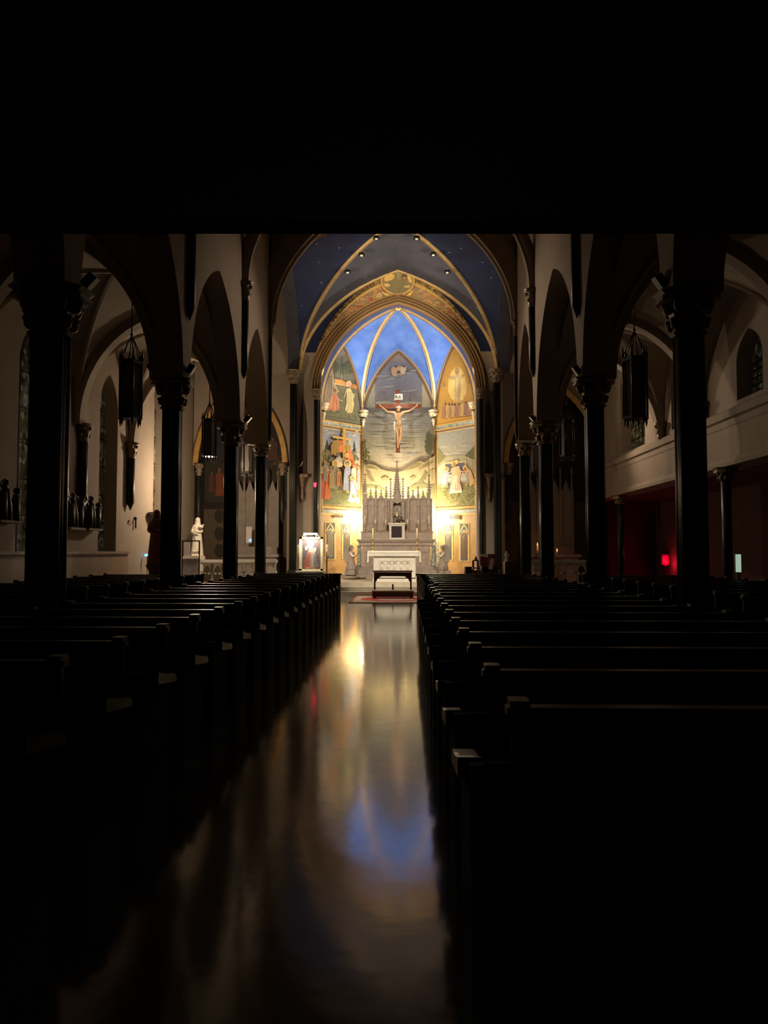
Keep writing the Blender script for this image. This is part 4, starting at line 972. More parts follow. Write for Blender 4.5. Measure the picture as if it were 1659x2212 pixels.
for px, yt, yb, w in ((788.5,1021,1064,7.5),(800.5,1056,1078,4),(812,1049,1078,5),(823.3,1057,1078,4),(834.3,1050,1078,5),(844,1031,1080,3.4),(870.5,1031,1080,3.4),(882,1050,1078,5),(892.5,1058,1078,4),(903.5,1050,1078,5),(914.2,1059,1078,4),(927,1023,1066,7.5)):
    adopt(pinnacle(None, px, yt, yb, w, YR), ha)
adopt(pinnacle(None, 857.7, 994, 1073, 17, YR-.05, 'central_spire'), ha)
# central canopy niche
b = MB(); Yc_ = YR-.22; X0_, X1_ = xat(849,Yc_), xat(868,Yc_)
bx(b, 843.5, 848.5, 1079, 1131, Yc_, 0, .3); bx(b, 868, 873, 1079, 1131, Yc_, 0, .3)
wallarch(b, X0_, X1_, zat(1093,Yc_), zat(1082,Yc_), zat(1079,Yc_), (0,Yc_,0), X_, Y_, .3, R=1.4)
b.prism([(X0_-.06, zat(1082,Yc_)), ((X0_+X1_)/2, zat(1060,Yc_)), (X1_+.06, zat(1082,Yc_)), ((X0_+X1_)/2, zat(1088,Yc_))], (0,Yc_,0), X_, -.05, .06, 0, Y_)
adopt(b.build('canopy_niche', stone_hi), ha)
b = MB(); bx(b, 839, 876, 1130, 1133.5, Yb, -.14, .3); bx(b, 841, 874.5, 1133.5, 1163, Yb, -.1, .3); bx(b, 840, 875, 1162, 1165, Yb, -.13, .3); tb = adopt(b.build('tabernacle', marble), ha)
b = MB(); bx(b, 845.5, 868, 1136.5, 1161, Yb-.12, 0, .03); d = b.build('veiled_door', tabdoor, tb)
d.matrix_parent_inverse = ha.matrix_basis.inverted() if False else Matrix.Identity(4)
d.parent = tb; d.matrix_parent_inverse = (Matrix.Translation(ha.location) @ tb.matrix_parent_inverse).inverted()

def candlestick(px, yb, yt, ystick, Y, label, group, r=.028, pm=brass):
    P = at(px, yb, Y); H = zat(yt, Y) - P.z; hs = zat(ystick, Y) - P.z
    t = thing('candlestick', label, 'candlestick', P, group)
    b = MB(); b.lathe([(r*2.6,0),(r*2.4,.03),(r*1.0,.07),(r*.6,.12),(r*.5,hs*.5),(r*1.3,hs*.55),(r*.5,hs*.6),(r*.5,hs*.9),(r*1.7,hs*.97),(r*1.5,hs)], n=12); b.build('stick', pm, t)
    b = MB(); b.lathe([(r*.75,hs-.02),(r*.75,H*.985),(r*.2,H)], n=10); b.build('candle', candle, t)
    return t
for px, yt, l in ((788,1113,'tall candlestick at the left end of the high altar shelf'),(811,1122,'dull candlestick on the high altar shelf, second from its left end'),(833,1122,'dull candlestick on the high altar shelf just left of the tabernacle'),(880,1122,'dull candlestick on the high altar shelf just right of the tabernacle'),(903,1122,'dull candlestick on the high altar shelf, second from its right end'),(926.5,1115,'tall candlestick at the right end of the high altar shelf')):
    candlestick(px, 1148, yt, 1132, Yb+.07, l, 'candlesticks on the high altar shelf')
t = thing('standing_crucifix', 'small dark crucifix standing in the niche above the tabernacle', 'crucifix', at(857.5, 1130, YR-.3))
b = MB(); b.lathe([(.09,0),(.07,.05),(.02,.09),(.015,.16)], n=10); b.build('base', brass, t)
b = MB(); b.box(-.016,.016,-.012,.012,.1,.60); b.box(-.17,.17,-.012,.012,.36,.40); b.build('cross', wooddk, t)
b = MB(); b.lathe([(.01,.16),(.022,.25),(.03,.33),(.02,.38),(.022,.42),(.005,.44)], (0,-.025,0), 8); b.tube([(-.13,-.02,.40),(-.03,-.03,.36),(.03,-.03,.36),(.13,-.02,.40)], .01, 6); b.build('figure', candle, t)
t = thing('flower_arrangement', 'dark low spray of flowers beside the small crucifix on the tabernacle', 'flowers', at(867, 1130, YR-.42))
b = MB(); b.lathe([(.04,0),(.06,.04),(.05,.08)], n=8); b.build('vase', brass, t)
b = MB()
for k in range(34): b.ball((random.uniform(-.2,.14), random.uniform(-.05,.05), .06+abs(random.gauss(0,.07))), random.uniform(.02,.04), 0, 5)
b.build('blossoms', flower, t)

# ------------------------------------------------------------------ free-standing altar
YF = 26.25
al = thing('marble_altar', 'white marble altar table with carved arches, at the top of the wide steps', 'altar', at(851, 1257, YF))
b = MB(); zt, zb = zat(1190,YF), .42
xl, xr_ = xat(807,YF), xat(897.5,YF)
b.box(xl, xr_, YF+.06, YF+.75, zb, zat(1202,YF)); b.box(xl-.02, xr_+.02, YF+.0, YF+.78, zb, zb+.13)
# frame around the relief
px0, px1 = xat(819,YF), xat(888,YF); z0, z1 = zat(1233,YF), zat(1212,YF)
b.box(xl, px0, YF, YF+.07, zb+.1, zat(1202,YF)); b.box(px1, xr_, YF, YF+.07, zb+.1, zat(1202,YF)); b.box(px0, px1, YF, YF+.07, z1, zat(1202,YF)); b.box(px0, px1, YF, YF+.07, zb+.1, z0)
n = 5; w = (px1-px0)/n
for k in range(n):
    a0, a1 = px0+w*k, px0+w*(k+1); c = (a0+a1)/2
    wallarch(b, a0+w*.14, a1-w*.14, z1-.16, z1-.04, z1, (0,YF+.02,0), X_, Y_, .05, R=1.2)
    b.box(a0, a0+w*.14, YF+.02, YF+.07, z0, z1); b.box(a1-w*.14, a1, YF+.02, YF+.07, z0, z1)
    b.box(a0-w*.06+w*.1, a0+w*.22, YF+.01, YF+.05, z0+.10, z0+.15)
    b.lathe([(w*.2, z0), (w*.12, z0+.1), (w*.2, z0+.13), (w*.09, z0+.2)], (c, YF+.07, 0), 8)
adopt(b.build('altar_block', marble), al)
b = MB(); b.box(xat(794,YF), xat(905,YF), YF-.08, YF+.85, zat(1201.5,YF), zat(1190.5,YF)); adopt(b.build('altar_slab', marble), al)
t = thing('altar_cloth', 'white cloth over the marble altar slab with hanging ends', 'cloth', at(850, 1190, YF))
b = MB(); b.box(xat(796,YF), xat(906.5,YF), YF-.09, YF+.86, zat(1190.5,YF), zat(1189.9,YF)); b.box(xat(796,YF), xat(905,YF), YF-.095, YF-.085, zat(1194,YF), zat(1190,YF)); adopt(b.build('cloth_top', cloth_w), t)
for x, s in ((796.5,-1),(906,1)):
    b = MB(); X = xat(x,YF); b.add([(X,YF+.1,zat(1190,YF)),(X,YF+.6,zat(1190,YF)),(X+s*.04,YF+.6,zat(1214,YF)),(X+s*.03,YF+.1,zat(1214.5,YF)),(X+s*.02,YF+.1,zat(1190,YF)),(X+s*.02,YF+.6,zat(1190,YF)),(X+s*.07,YF+.6,zat(1214,YF)),(X+s*.06,YF+.1,zat(1214.5,YF))], [(0,1,2,3),(4,7,6,5),(0,3,7,4),(1,5,6,2),(3,2,6,7)]); b.box(X+s*.02-.02, X+s*.02+.02, YF-.085, YF-.06, zat(1214,YF), zat(1191,YF)); adopt(b.build('hanging_end', cloth_w), t)
for px, l in ((805.5,'brass candlestick at the left end of the marble altar'),(901,'brass candlestick at the right end of the marble altar')): candlestick(px, 1189.8, 1141, 1163, YF+.12, l, 'candlesticks on the marble altar', .034)

# kneeler in front of the steps
kn = thing('communion_kneeler', 'long dark wooden kneeler with arm rail, standing on the rug before the altar', 'kneeler', at(848, 1292, 23.9))
YK = 24.3; b = MB(); b.box(xat(806,YK), xat(891,YK), YK-.12, YK+.22, zat(1235.5,YK), zat(1232.5,YK)); adopt(b.build('arm_rail', woodtop), kn)
b = MB(); z_ = zat; L0, L1 = xat(809,YK), xat(888,YK)
b.prism([(L0,zat(1236,YK)),(L1,zat(1236,YK)),(L1,zat(1257,YK)),(L1-.05,zat(1257,YK)),(L1-.09,zat(1251,YK)),(L1-.17,zat(1247,YK)),(L1-.2,zat(1245,YK)),(L0+.2,zat(1245,YK)),(L0+.17,zat(1247,YK)),(L0+.09,zat(1251,YK)),(L0+.05,zat(1257,YK)),(L0,zat(1257,YK))], (0,YK,0), X_, -.02, .02, 0, Y_); adopt(b.build('apron', wooddk), kn)
for x in (809.5, 887.5, 848.5):
    b = MB(); X = xat(x,YK); b.box(X-.025, X+.025, YK-.03, YK+.03, 0.02, zat(1236 if x != 848.5 else 1262,YK)); adopt(b.build('leg', wooddk), kn)
b = MB(); b.box(xat(803.5,23.6), xat(894,23.6), 23.45, 23.95, zat(1278,23.6), zat(1275.5,23.6)); adopt(b.build('kneeling_pad', cushion), kn)
b = MB(); b.box(xat(804.5,23.6), xat(893,23.6), 23.48, 23.92, zat(1289,23.6), zat(1278,23.6)); adopt(b.build('kneeling_board', wooddk), kn)
for x in (809,888):
    for y in (23.5,23.86): b = MB(); X = xat(x,23.6); b.box(X-.03,X+.03,y-.02,y+.03,.012,zat(1288,23.6)); adopt(b.build('foot', wooddk), kn)
# rug
Yr0, Yr1 = 21.6, 24.98
rug = thing('rug', 'cream and red patterned rug on the aisle floor in front of the steps', 'rug', (-.3, 23.3, 0))
b = MB(); xa, xb = -1.58, .62; b.box(xa, xb, Yr0, Yr1, .001, .010); adopt(b.build('rug_field', mat('rug_cream', (.52,.40,.30), .95, noise=.35, nscale=9)), rug)
b = MB()
for (q0,q1,r0,r1) in ((xa,xb,Yr0,Yr0+.10),(xa,xb,Yr1-.1,Yr1),(xa,xa+.06,Yr0+.1,Yr1-.1),(xb-.06,xb,Yr0+.1,Yr1-.1)): b.box(q0,q1,r0,r1,.009,.013)
adopt(b.build('border', mat('rug_dark_red', (.28,.05,.05), .95)), rug)
b = MB(); N = 28; c0 = (xa+xb)/2+.12; b.add([(c0+.98*math.cos(2*PI*k/N)*(1 if math.cos(2*PI*k/N)>-.9 else 1.0), (Yr0+Yr1)/2+.1+1.15*math.sin(2*PI*k/N), .0135) for k in range(N)], [tuple(range(N))]); b.build; adopt(b.build('medallion', mat('rug_rose', (.50,.06,.07), .95, noise=.4, nscale=7)), rug)
b = MB(); b.add([(c0+.1+.55*math.cos(2*PI*k/N), (Yr0+Yr1)/2-.1+.6*math.sin(2*PI*k/N), .0145) for k in range(N)], [tuple(range(N))]); adopt(b.build('medallion_centre', mat('rug_pink', (.50,.30,.25), .95, noise=.5, nscale=8)), rug)

# cushions on the altar steps
for px, py, rx, l in ((758,1234,.30,'grey oval cushion lying on the steps left of the marble altar'),(941,1236,.33,'grey oval cushion lying on the steps right of the marble altar')):
    P = at(px, py, 28.7); t = MB(); t.ball((0,0,.06), .30, 0, 10, 1.1, .6, .2); o = t.build('cushion', cushion, None, l, 'cushion', loc=(P.x, 28.6, .42))
    t = MB(); t.ball((0,0,.05), .30, 0, 10, .9, .6, .16); t.build('cushion', cushion, None, l.replace('grey oval cushion','flat cushion behind another').replace('the marble altar','the altar'), 'cushion', loc=(P.x - (.28 if px > 860 else -.3), 28.85, .42))

# ------------------------------------------------------------------ figures
def skin_fig(name, J, E, root, m, parent, lev=1):
    me = bpy.data.meshes.new(name); idx = {k: i for i, k in enumerate(J)}
    me.from_pydata([J[k][:3] for k in J], [(idx[a], idx[b_]) for a, b_ in E], []); me.materials.append(m)
    o = bpy.data.objects.new(name, me); C.objects.link(o); o.parent = parent
    md = o.modifiers.new('skin', 'SKIN')
    for k, i in idx.items():
        sv = me.skin_vertices[0].data[i]; r = J[k][3]; sv.radius = (r, r) if not isinstance(r, tuple) else r; sv.use_root = (k == root)
    md.use_smooth_shade = True
    s = o.modifiers.new('sub', 'SUBSURF'); s.levels = lev; s.render_levels = lev+1
    return o
def hand(J, E, w, d, sp, s=1.0):
    """palm and five fingers from wrist joint w along d, fingers spread along sp"""
    W = Vector(J[w][:3]); d = Vector(d).normalized(); sp = Vector(sp).normalized(); nm = d.cross(sp)
    p = W + d*.05*s; J[w+'p'] = (*p, .024*s); E.append((w, w+'p'))
    for k, (o_, L) in enumerate(((-.024,.055),(-.008,.068),(.008,.066),(.024,.05))):
        a = p + sp*o_*s + d*.03*s; c = a + d*L*.55*s + nm*.012*s; e = c + d*L*.3*s + nm*.026*s
        for q, v in (('a',a),('c',c),('e',e)): J['%s%d%s'%(w,k,q)] = (*v, (.009 if q != 'e' else .007)*s)
        E += [(w+'p','%s%da'%(w,k)),('%s%da'%(w,k),'%s%dc'%(w,k)),('%s%dc'%(w,k),'%s%de'%(w,k))]
    a = W + d*.03*s - sp*.035*s; c = a + d*.03*s - sp*.02*s; J[w+'ta'] = (*a, .010*s); J[w+'tc'] = (*c, .008*s); E += [(w,w+'ta'),(w+'ta',w+'tc')]

# hanging crucifix --------------------------------------------------
YX = 31.62
cx = thing('hanging_crucifix', 'large painted crucifix with a pale figure hanging before the landscape mural', 'crucifix', at(858.8, 978, YX))
ox, oy, oz = cx.location; Zx = lambda py: zat(py,YX)-oz; Xx = lambda px: xat(px,YX)-ox
b = MB(); b.box(Xx(855), Xx(864.5), 0, .07, 0, Zx(842)); b.build('upright', crosswood, cx)
b = MB(); b.box(Xx(810.5), Xx(911.5), -.01, .06, Zx(882), Zx(872.5)); b.build('crossbeam', crosswood, cx)
b = MB(); b.box(Xx(852.5), Xx(870), -.035, -.01, Zx(863.5), Zx(851.5)); b.box(Xx(851.8), Xx(854.5), -.05, -.008, Zx(864.5), Zx(862.5)); pq = b.build('name_board', mat('pale_scroll', (.62,.55,.45), .6), cx)
V, Fc, w = text_mesh('INRI', .17, .002); b = MB(); sc_ = (Xx(868.5)-Xx(854))/max(w, .01)
xm = min(v.x for v in V); b.add([(Xx(854)+(v.x-xm)*sc_, -.045 + v.z, Zx(862)+ v.y*1.35) for v in V], Fc); b.build('lettering', mat('black_letters', (.02,.02,.02), .6), pq, fix=False)
for q_ in (.5, 2.2):
    b = MB(); b.tube([(Xx(859.8), .05, q_), (Xx(859.8), 32.0-YX, q_)], .02, 6); b.build('wall_bracket', iron, cx)
J = {}; E = []
hd = (Xx(862.5), -.16, Zx(885)); ch = (Xx(861), -.13, Zx(897)); 
J['pel'] = (Xx(861.5), -.13, Zx(919), .105); J['wai'] = (Xx(859.5), -.13, Zx(909), .085); J['ch'] = (Xx(861), -.13, Zx(899), .115); J['nk'] = (Xx(861), -.14, Zx(891.5), .05)
J['shl'] = (Xx(852), -.12, Zx(892), .052); J['ell'] = (Xx(837), -.10, Zx(889.5), .036); J['wrl'] = (Xx(823.5), -.05, Zx(877.5), .024)
J['shr'] = (Xx(870.5), -.12, Zx(892), .052); J['elr'] = (Xx(886), -.10, Zx(888), .036); J['wrr'] = (Xx(898.5), -.05, Zx(878.5), .024)
J['hl'] = (Xx(857.5), -.13, Zx(925), .085); J['knl'] = (Xx(859.5), -.20, Zx(939), .058); J['anl'] = (Xx(859.3), -.10, Zx(961), .034); J['tol'] = (Xx(860), -.15, Zx(968), .028)
J['hr'] = (Xx(866), -.13, Zx(925), .085); J['knr'] = (Xx(866.5), -.20, Zx(939), .058); J['anr'] = (Xx(861), -.13, Zx(961), .034); J['tor'] = (Xx(859.8), -.18, Zx(967.5), .028)
E += [('pel','wai'),('wai','ch'),('ch','nk'),('ch','shl'),('shl','ell'),('ell','wrl'),('ch','shr'),('shr','elr'),('elr','wrr'),('pel','hl'),('hl','knl'),('knl','anl'),('anl','tol'),('pel','hr'),('hr','knr'),('knr','anr'),('anr','tor')]
hand(J, E, 'wrl', (-.7,0,.75), (.75,0,.7), .95); hand(J, E, 'wrr', (.7,0,.75), (-.75,0,.7), .95)
body = skin_fig('body', J, E, 'pel', skin, cx, 1)
def head(parent, c, s, m, hm=None, veil=None, tilt=0, ry=0, nm='head'):
    b = MB(); M = Matrix.Translation(c) @ Matrix.Rotation(tilt, 4, 'X') @ Matrix.Rotation(ry, 4, 'Y')
    prof = [(.012,-.118),(.038,-.112),(.055,-.085),(.068,-.045),(.074,0),(.076,.035),(.070,.07),(.05,.10),(.02,.115)]
    b.lathe([(r*s, z*s) for r, z in prof], (0,0,0), 14, 0, .92, 1.12, M=M)
    b.prism([(-.010*s,-.035*s),(.010*s,-.035*s),(.004*s,.015*s),(-.004*s,.015*s)], M @ Vector((0,-.075*s,0)), X_, -.022*s, .02*s, 0, Y_)
    b.box(-.024*s,.024*s,-.079*s,-.066*s,-.062*s,-.050*s, 0, M)
    for q in (-1,1): b.ball(M @ Vector((q*.074*s,.0,-.0)), .016*s, 0, 5, .5, 1, 1.4); b.box(q*.028*s-.013*s, q*.028*s+.013*s, -.083*s, -.07*s, .012*s, .02*s, 0, M)
    h = b.build(nm, m, parent)
    if hm:
        q = MB(); q.lathe([(r*s, z*s) for r, z in ((.06,-.13),(.085,-.08),(.09,0),(.09,.06),(.07,.105),(.03,.128))], (0,.022*s,0), 14, 0, .95, 1.05, M=M)
        q.build('hair', hm, h)
    return h
hh = head(cx, Vector((Xx(861.5), -.18, Zx(885.5))), 1.12, skin, hairm, tilt=.45, ry=.25)
b = MB(); N = 18; c = Vector((Xx(862), -.16, Zx(881.5)))
b.tube([c + Vector((.105*math.cos(2*PI*k/N), .105*math.sin(2*PI*k/N), .012*math.sin(3*2*PI*k/N))) for k in range(N+1)], .016, 6); b.build('crown_of_thorns', capw, hh)
b = MB(); b.lathe([(.10,Zx(927)),(.135,Zx(922)),(.135,Zx(916)),(.11,Zx(909.5))], (Xx(861.5), -.135, 0), 18, 0, 1, .85, fold=.06, nf=7); lc = b.build('loincloth', goldcloth, cx)
b = MB(); 
for k in range(7): b.ball((Xx(852.5)+.012*math.sin(k*2), -.14, Zx(914+k*2.4)), .048-.003*k, 0, 6, .7, .8, 1)
b.build('cloth_knot', capw, lc)

def robed(name, label, cat, P, H, m, rz=0, face=None, arms='pray', veil=True, group=None, hold=None):
    t = thing(name, label, cat, P, group, rz); s = H/1.7; b = MB()
    b.lathe([(.27*s,0),(.25*s,.05*s),(.21*s,.5*s),(.17*s,.95*s),(.165*s,1.1*s),(.20*s,1.28*s),(.19*s,1.38*s),(.09*s,1.45*s),(.05*s,1.48*s)], n=36, sx=1.1, sy=.8, fold=.045, nf=11)
    b.build('robe', m, t)
    J = {'c':(0,0,1.33*s,.10*s)}; E = []
    for q, k in ((-1,'l'),(1,'r')):
        if arms == 'pray': el, wr, d = (q*.23*s,-.10*s,1.10*s), (q*.05*s,-.24*s,1.22*s), (-q*.2,-.2,.9)
        elif arms == 'out': el, wr, d = (q*.30*s,-.05*s,1.08*s), (q*.36*s,-.16*s,.92*s), (q*.3,-.4,-.8)
        else: el, wr, d = (q*.23*s,-.06*s,1.08*s), (-q*.02*s,-.22*s,(1.05+.06*q)*s), (-q*.9,-.1,.1)
        J['s'+k] = (q*.15*s,0,1.36*s,.075*s); J['e'+k] = (*el,.075*s); J['w'+k] = (*wr,.035*s); E += [('c','s'+k),('s'+k,'e'+k),('e'+k,'w'+k)]; hand(J, E, 'w'+k, d, (q,0,.1), s)
    skin_fig('arms', J, E, 'c', m, t, 1)
    h = head(t, Vector((0,-.02*s,1.60*s)), s, face or m, None if veil else m, tilt=.15)
    if veil:
        b = MB(); b.lathe([(.15*s,1.32*s),(.13*s,1.45*s),(.112*s,1.58*s),(.105*s,1.68*s),(.06*s,1.735*s),(.01*s,1.745*s)], (0,.035*s,0), 18, 0, 1, .95, fold=.03, nf=7); b.build('veil', m, h)
    return t
P = at(426, 1196, 26.6); 
st = robed('statue', 'white robed statue with a bird on its arm, behind the votive stand on the left', 'statue', (P.x, 26.6, 1.28), 1.32, statue_w, arms='hold')
b = MB(); b.ball((.17,-.2,1.02), .06, 0, 8, 1.6, .8, .8); b.ball((.25,-.2,1.08), .03, 0, 6); b.build('bird', statue_w, st)
b = MB(); b.lathe([(.30,0),(.30,.08),(.22,.14),(.20,.80),(.28,.90),(.28,1.0)], n=8, smooth=False); b.build('pedestal', statue_w, None, 'pale octagonal pedestal under the white statue', 'pedestal', loc=(P.x, 26.6, .28))
P = at(337, 1215, 21.0)
robed('statue', 'dark red brown robed statue at the left wall beside the second column', 'statue', (P.x, 21.0, 1.06), 1.50, statue_r, arms='hold')
b = MB(); b.lathe([(.3,0),(.3,.1),(.2,.2),(.2,.9),(.3,1.06)], n=8, smooth=False); b.build('pedestal', navy_c, None, 'dark pedestal under the red brown statue', 'pedestal', loc=(P.x, 21.0, 0))
b = MB(); X = WL+.2; b.lathe([(.02,-.35),(.10,-.25),(.16,-.1),(.26,0),(.26,.05)], (0,0,0), 12, 0, .8, 1.2, fold=.06, nf=9); b.build('stone_bracket', capm, None, 'scalloped stone bracket high on the left wall above the red brown statue', 'bracket', loc=(WL+.20, 23.9, 2.62))

# kneeling angels beside the high altar
def angel(P, rz, label):
    t = thing('kneeling_angel', label, 'statue', P, 'kneeling angels beside the high altar', rz); b = MB()
    b.box(-.24,.24,-.25,.30,0,.22); b.build('plinth', stone, t)
    b = MB(); b.lathe([(.26,.22),(.27,.3),(.22,.5),(.17,.75),(.20,.98),(.18,1.06),(.07,1.12),(.04,1.16)], n=26, sx=.8, sy=1.0, fold=.05, nf=9); b.build('robe', stone, t)
    J = {'c':(0,-.02,1.02,.08)}; E = []
    for q, k in ((-1,'l'),(1,'r')):
        J['s'+k] = (q*.14,0,1.02,.06); J['e'+k] = (q*.18,-.16,.84,.055); J['w'+k] = (q*.03,-.32,.98,.03); E += [('c','s'+k),('s'+k,'e'+k),('e'+k,'w'+k)]; hand(J, E, 'w'+k, (-q*.1,-.3,.9), (q,0,0), .8)
    skin_fig('arms', J, E, 'c', capw, t, 1)
    head(t, Vector((0,-.07,1.25)), .9, capw, stone, tilt=.5)
    for q in (-1,1):
        b = MB(); b.prism([(0,.72),(.10,.62),(.26,.55),(.34,.78),(.36,1.0),(.32,1.22),(.20,1.38),(.02,1.42),(-.08,1.34),(.04,1.28),(.10,1.15),(.06,.95)], (q*.10, 0, 0), Y_, -.02, .03, 0, X_); b.build('wing', stone, t)
    t.scale = (.72,.72,.80)
    return t
angel((xat(758,28.9), 28.9, .57), PI/2*.9, 'grey stone kneeling angel with folded wings, left of the high altar steps')
angel((xat(957,28.9), 28.9, .57), -PI/2*.9, 'grey stone kneeling angel with folded wings, right of the high altar steps')

# ------------------------------------------------------------------ lit picture on its stand
YL = 24.9
pc = thing('lit_picture', 'framed red and grey robed picture glaring under its picture lamp, left of the steps', 'picture', at(671.5, 1233, YL))
o_ = pc.location; Zp = lambda y: zat(y,YL); Xp = lambda x: xat(x,YL)
b = MB(); 
for q in ((646.5,652.5,1160,1233),(692.5,697.5,1160,1233),(646.5,697.5,1160,1164),(646.5,697.5,1229,1233.5)): b.box(Xp(q[0]),Xp(q[1]),YL-.03,YL+.03,Zp(q[3]),Zp(q[2]))
adopt(b.build('frame', framew), pc)
mm = Mural((0,YL+.012,0), (0,-1,0)); BG = (.17,.12,.12)
mm.poly([(650,1163),(694,1163),(694,1230),(650,1230)], BG)
mm.ell(671,1176,7,9,(.75,.72,.62)); mm.poly([(668,1184),(678,1184),(682,1200),(686,1226),(655,1226),(659,1208),(664,1196)], (.55,.5,.42)); mm.ell(662,1184,3.4,5,(.7,.62,.5)); mm.ell(680,1187,3,5,(.7,.62,.5))
mm.poly([(667,1192),(672,1196),(670,1226),(654,1226),(658,1210)], (.42,.12,.09)); mm.poly([(677,1194),(682,1200),(688,1226),(677,1226)], (.24,.24,.22)); 
for k in range(3): mm.line([(671+k*1.6,1192),(666+k*3.4,1222)], 1, (.62,.30,.18))
mm.poly([(660,1224.5),(682,1224.5),(682,1228),(660,1228)], (.55,.22,.14))
adopt(mm.b.build('canvas', paint, fix=False), pc)
b = MB(); b.box(Xp(657),Xp(686),YL-.17,YL-.09,Zp(1155),Zp(1151.5)); b.tube([(Xp(660),YL-.12,Zp(1155)),(Xp(660),YL,Zp(1160))], .01, 6); b.tube([(Xp(683),YL-.12,Zp(1155)),(Xp(683),YL,Zp(1160))], .01, 6); lp = adopt(b.build('picture_lamp', boxglow), pc)
b = MB()
for x0 in (652, 690): b.tube([(Xp(x0),YL,Zp(1160)),(Xp(x0)+(.06 if x0<660 else -.06),YL,Zp(1156)),(Xp(657 if x0<660 else 686),YL,Zp(1154))], .02, 6)
adopt(b.build('carved_crest', framew), pc)
t = thing('picture_stand', 'small table with a white top carrying the lit picture', 'table', (Xp(671), YL+.05, 0))
b = MB(); b.box(Xp(641),Xp(703),YL-.25,YL+.3,Zp(1236.5),Zp(1233.5)); adopt(b.build('table_top', cloth_w), t)
b = MB(); b.box(Xp(646),Xp(698),YL-.2,YL+.25,.02,Zp(1236.5)); adopt(b.build('base', navy_c), t)
for px, l in ((646,'standing lamp half hidden left of the lit picture'),(706,'cream processional candle standing right of the lit picture')):
    YS = 25.6; t = thing('processional_candle', l, 'candle holder', (xat(px,YS), YS, .28)); zt_ = zat(1176,YS)-.28
    b = MB(); b.lathe([(.14,0),(.14,.03),(.03,.06),(.022,.1),(.022,zt_-.42)], n=10); b.build('pole', wooddk, t)
    b = MB(); b.lathe([(.03,zt_-.42),(.045,zt_-.30),(.07,zt_-.26),(.035,zt_-.22),(.06,zt_-.12),(.06,zt_-.04),(.035,zt_)], n=12); b.build('candle_socket', capw, t)

# red sanctuary lamp
P = at(680.5, 1047, 27.7); t = thing('sanctuary_lamp', 'small hanging lamp of red glass glowing beside the left foot of the painted arch', 'lamp', P)
b = MB(); b.lathe([(.02,-.09),(.045,-.06),(.05,.02),(.06,.07)], n=12); b.build('glass', redglass, t)
b = MB(); b.lathe([(.07,.07),(.07,.09),(.02,.11)], n=12); b.tube([(0,0,.1),(0,0,1.55)], .006, 5); b.tube([(0,0,1.55),(-.05,.62,1.65)], .012, 6); b.build('chain', iron, t)

# vents on the apse side walls
for (P0, P1, xa_, xb_, ya, yb, l) in ((PL[1],PL[2],720,741.5,1108.5,1119.5,'tan vent grille under the green band left of the high altar'),(PL[4],PL[3],969,994.5,1110,1122,'tan vent grille under the green band right of the high altar')):
    mm = Mural(*sideplane(P0, P1)); a = mm.w(xa_,ya); c = mm.w(xb_,yb); h = (Vector((c.x,c.y,0))-Vector((a.x,a.y,0))); L = h.length; h.normalize()
    t = thing('vent_grille', l, 'vent', (a.x, a.y, c.z)); b = MB(); nd = mm.n
    b.prism([(0,0),(L,0),(L,a.z-c.z),(0,a.z-c.z)], (0,0,0), h, 0, .03, 0, nd); b.build('frame', ventm, t)
    b = MB()
    for k in range(9): q = L*(k+.6)/9.4; b.prism([(q,.02),(q+.012,.02),(q+.012,a.z-c.z-.02),(q,a.z-c.z-.02)], (0,0,0), h, .03, .045, 0, nd)
    b.build('slats', moldm, t)

# ------------------------------------------------------------------ pews
ORD = ['front','second','third','fourth','fifth','sixth','seventh','eighth','ninth','tenth','eleventh','twelfth','thirteenth','fourteenth','fifteenth','sixteenth','seventeenth','eighteenth','nineteenth']
def make_pew(x0, x1, aisle_side):
    t = thing('pew', 'dark wooden pew', 'pew'); 
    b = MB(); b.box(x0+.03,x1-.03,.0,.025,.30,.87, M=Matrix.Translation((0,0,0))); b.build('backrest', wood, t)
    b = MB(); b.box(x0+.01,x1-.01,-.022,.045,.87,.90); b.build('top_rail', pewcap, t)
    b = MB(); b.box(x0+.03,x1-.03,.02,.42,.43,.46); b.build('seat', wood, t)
    b = MB(); b.box(x0+.03,x1-.03,-.05,-.02,.55,.58); b.box(x0+.03,x1-.03,-.10,-.025,.55,.56); b.build('book_rack', wood, t)
    for X, s in ((x0-.12,1),(x1+.12,-1)):
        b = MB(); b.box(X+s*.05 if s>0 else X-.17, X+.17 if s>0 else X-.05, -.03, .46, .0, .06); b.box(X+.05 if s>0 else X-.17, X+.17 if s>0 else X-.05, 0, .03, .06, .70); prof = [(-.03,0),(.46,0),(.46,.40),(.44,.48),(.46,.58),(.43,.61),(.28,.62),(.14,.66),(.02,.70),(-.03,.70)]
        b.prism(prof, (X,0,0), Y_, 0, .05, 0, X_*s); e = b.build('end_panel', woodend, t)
        b = MB(); o = -.10 if s == (1 if aisle_side < 0 else -1)*1 else -.02
        b.prism([(.12,.615),(.50,.575),(.51,.60),(.46,.635),(.28,.655),(.12,.69)], (X,0,0), Y_, -.035, .055, 0, X_*s); b.build('arm_cap', pewcap, e)
        b = MB(); q_ = X+s*.14; b.box(min(q_,q_+s*.07), max(q_,q_+s*.07), -.035, .06, .90, .925); b.build('end_cap', pewcap, e)
    return t
pewsets = [(.35, 2.95, 'right of the centre aisle', 1), (-3.60, -1.70, 'left of the centre aisle', 1), (4.1, 6.8, 'in the right side aisle', 1), (-7.2, -4.75, 'in the left side aisle', 1)]
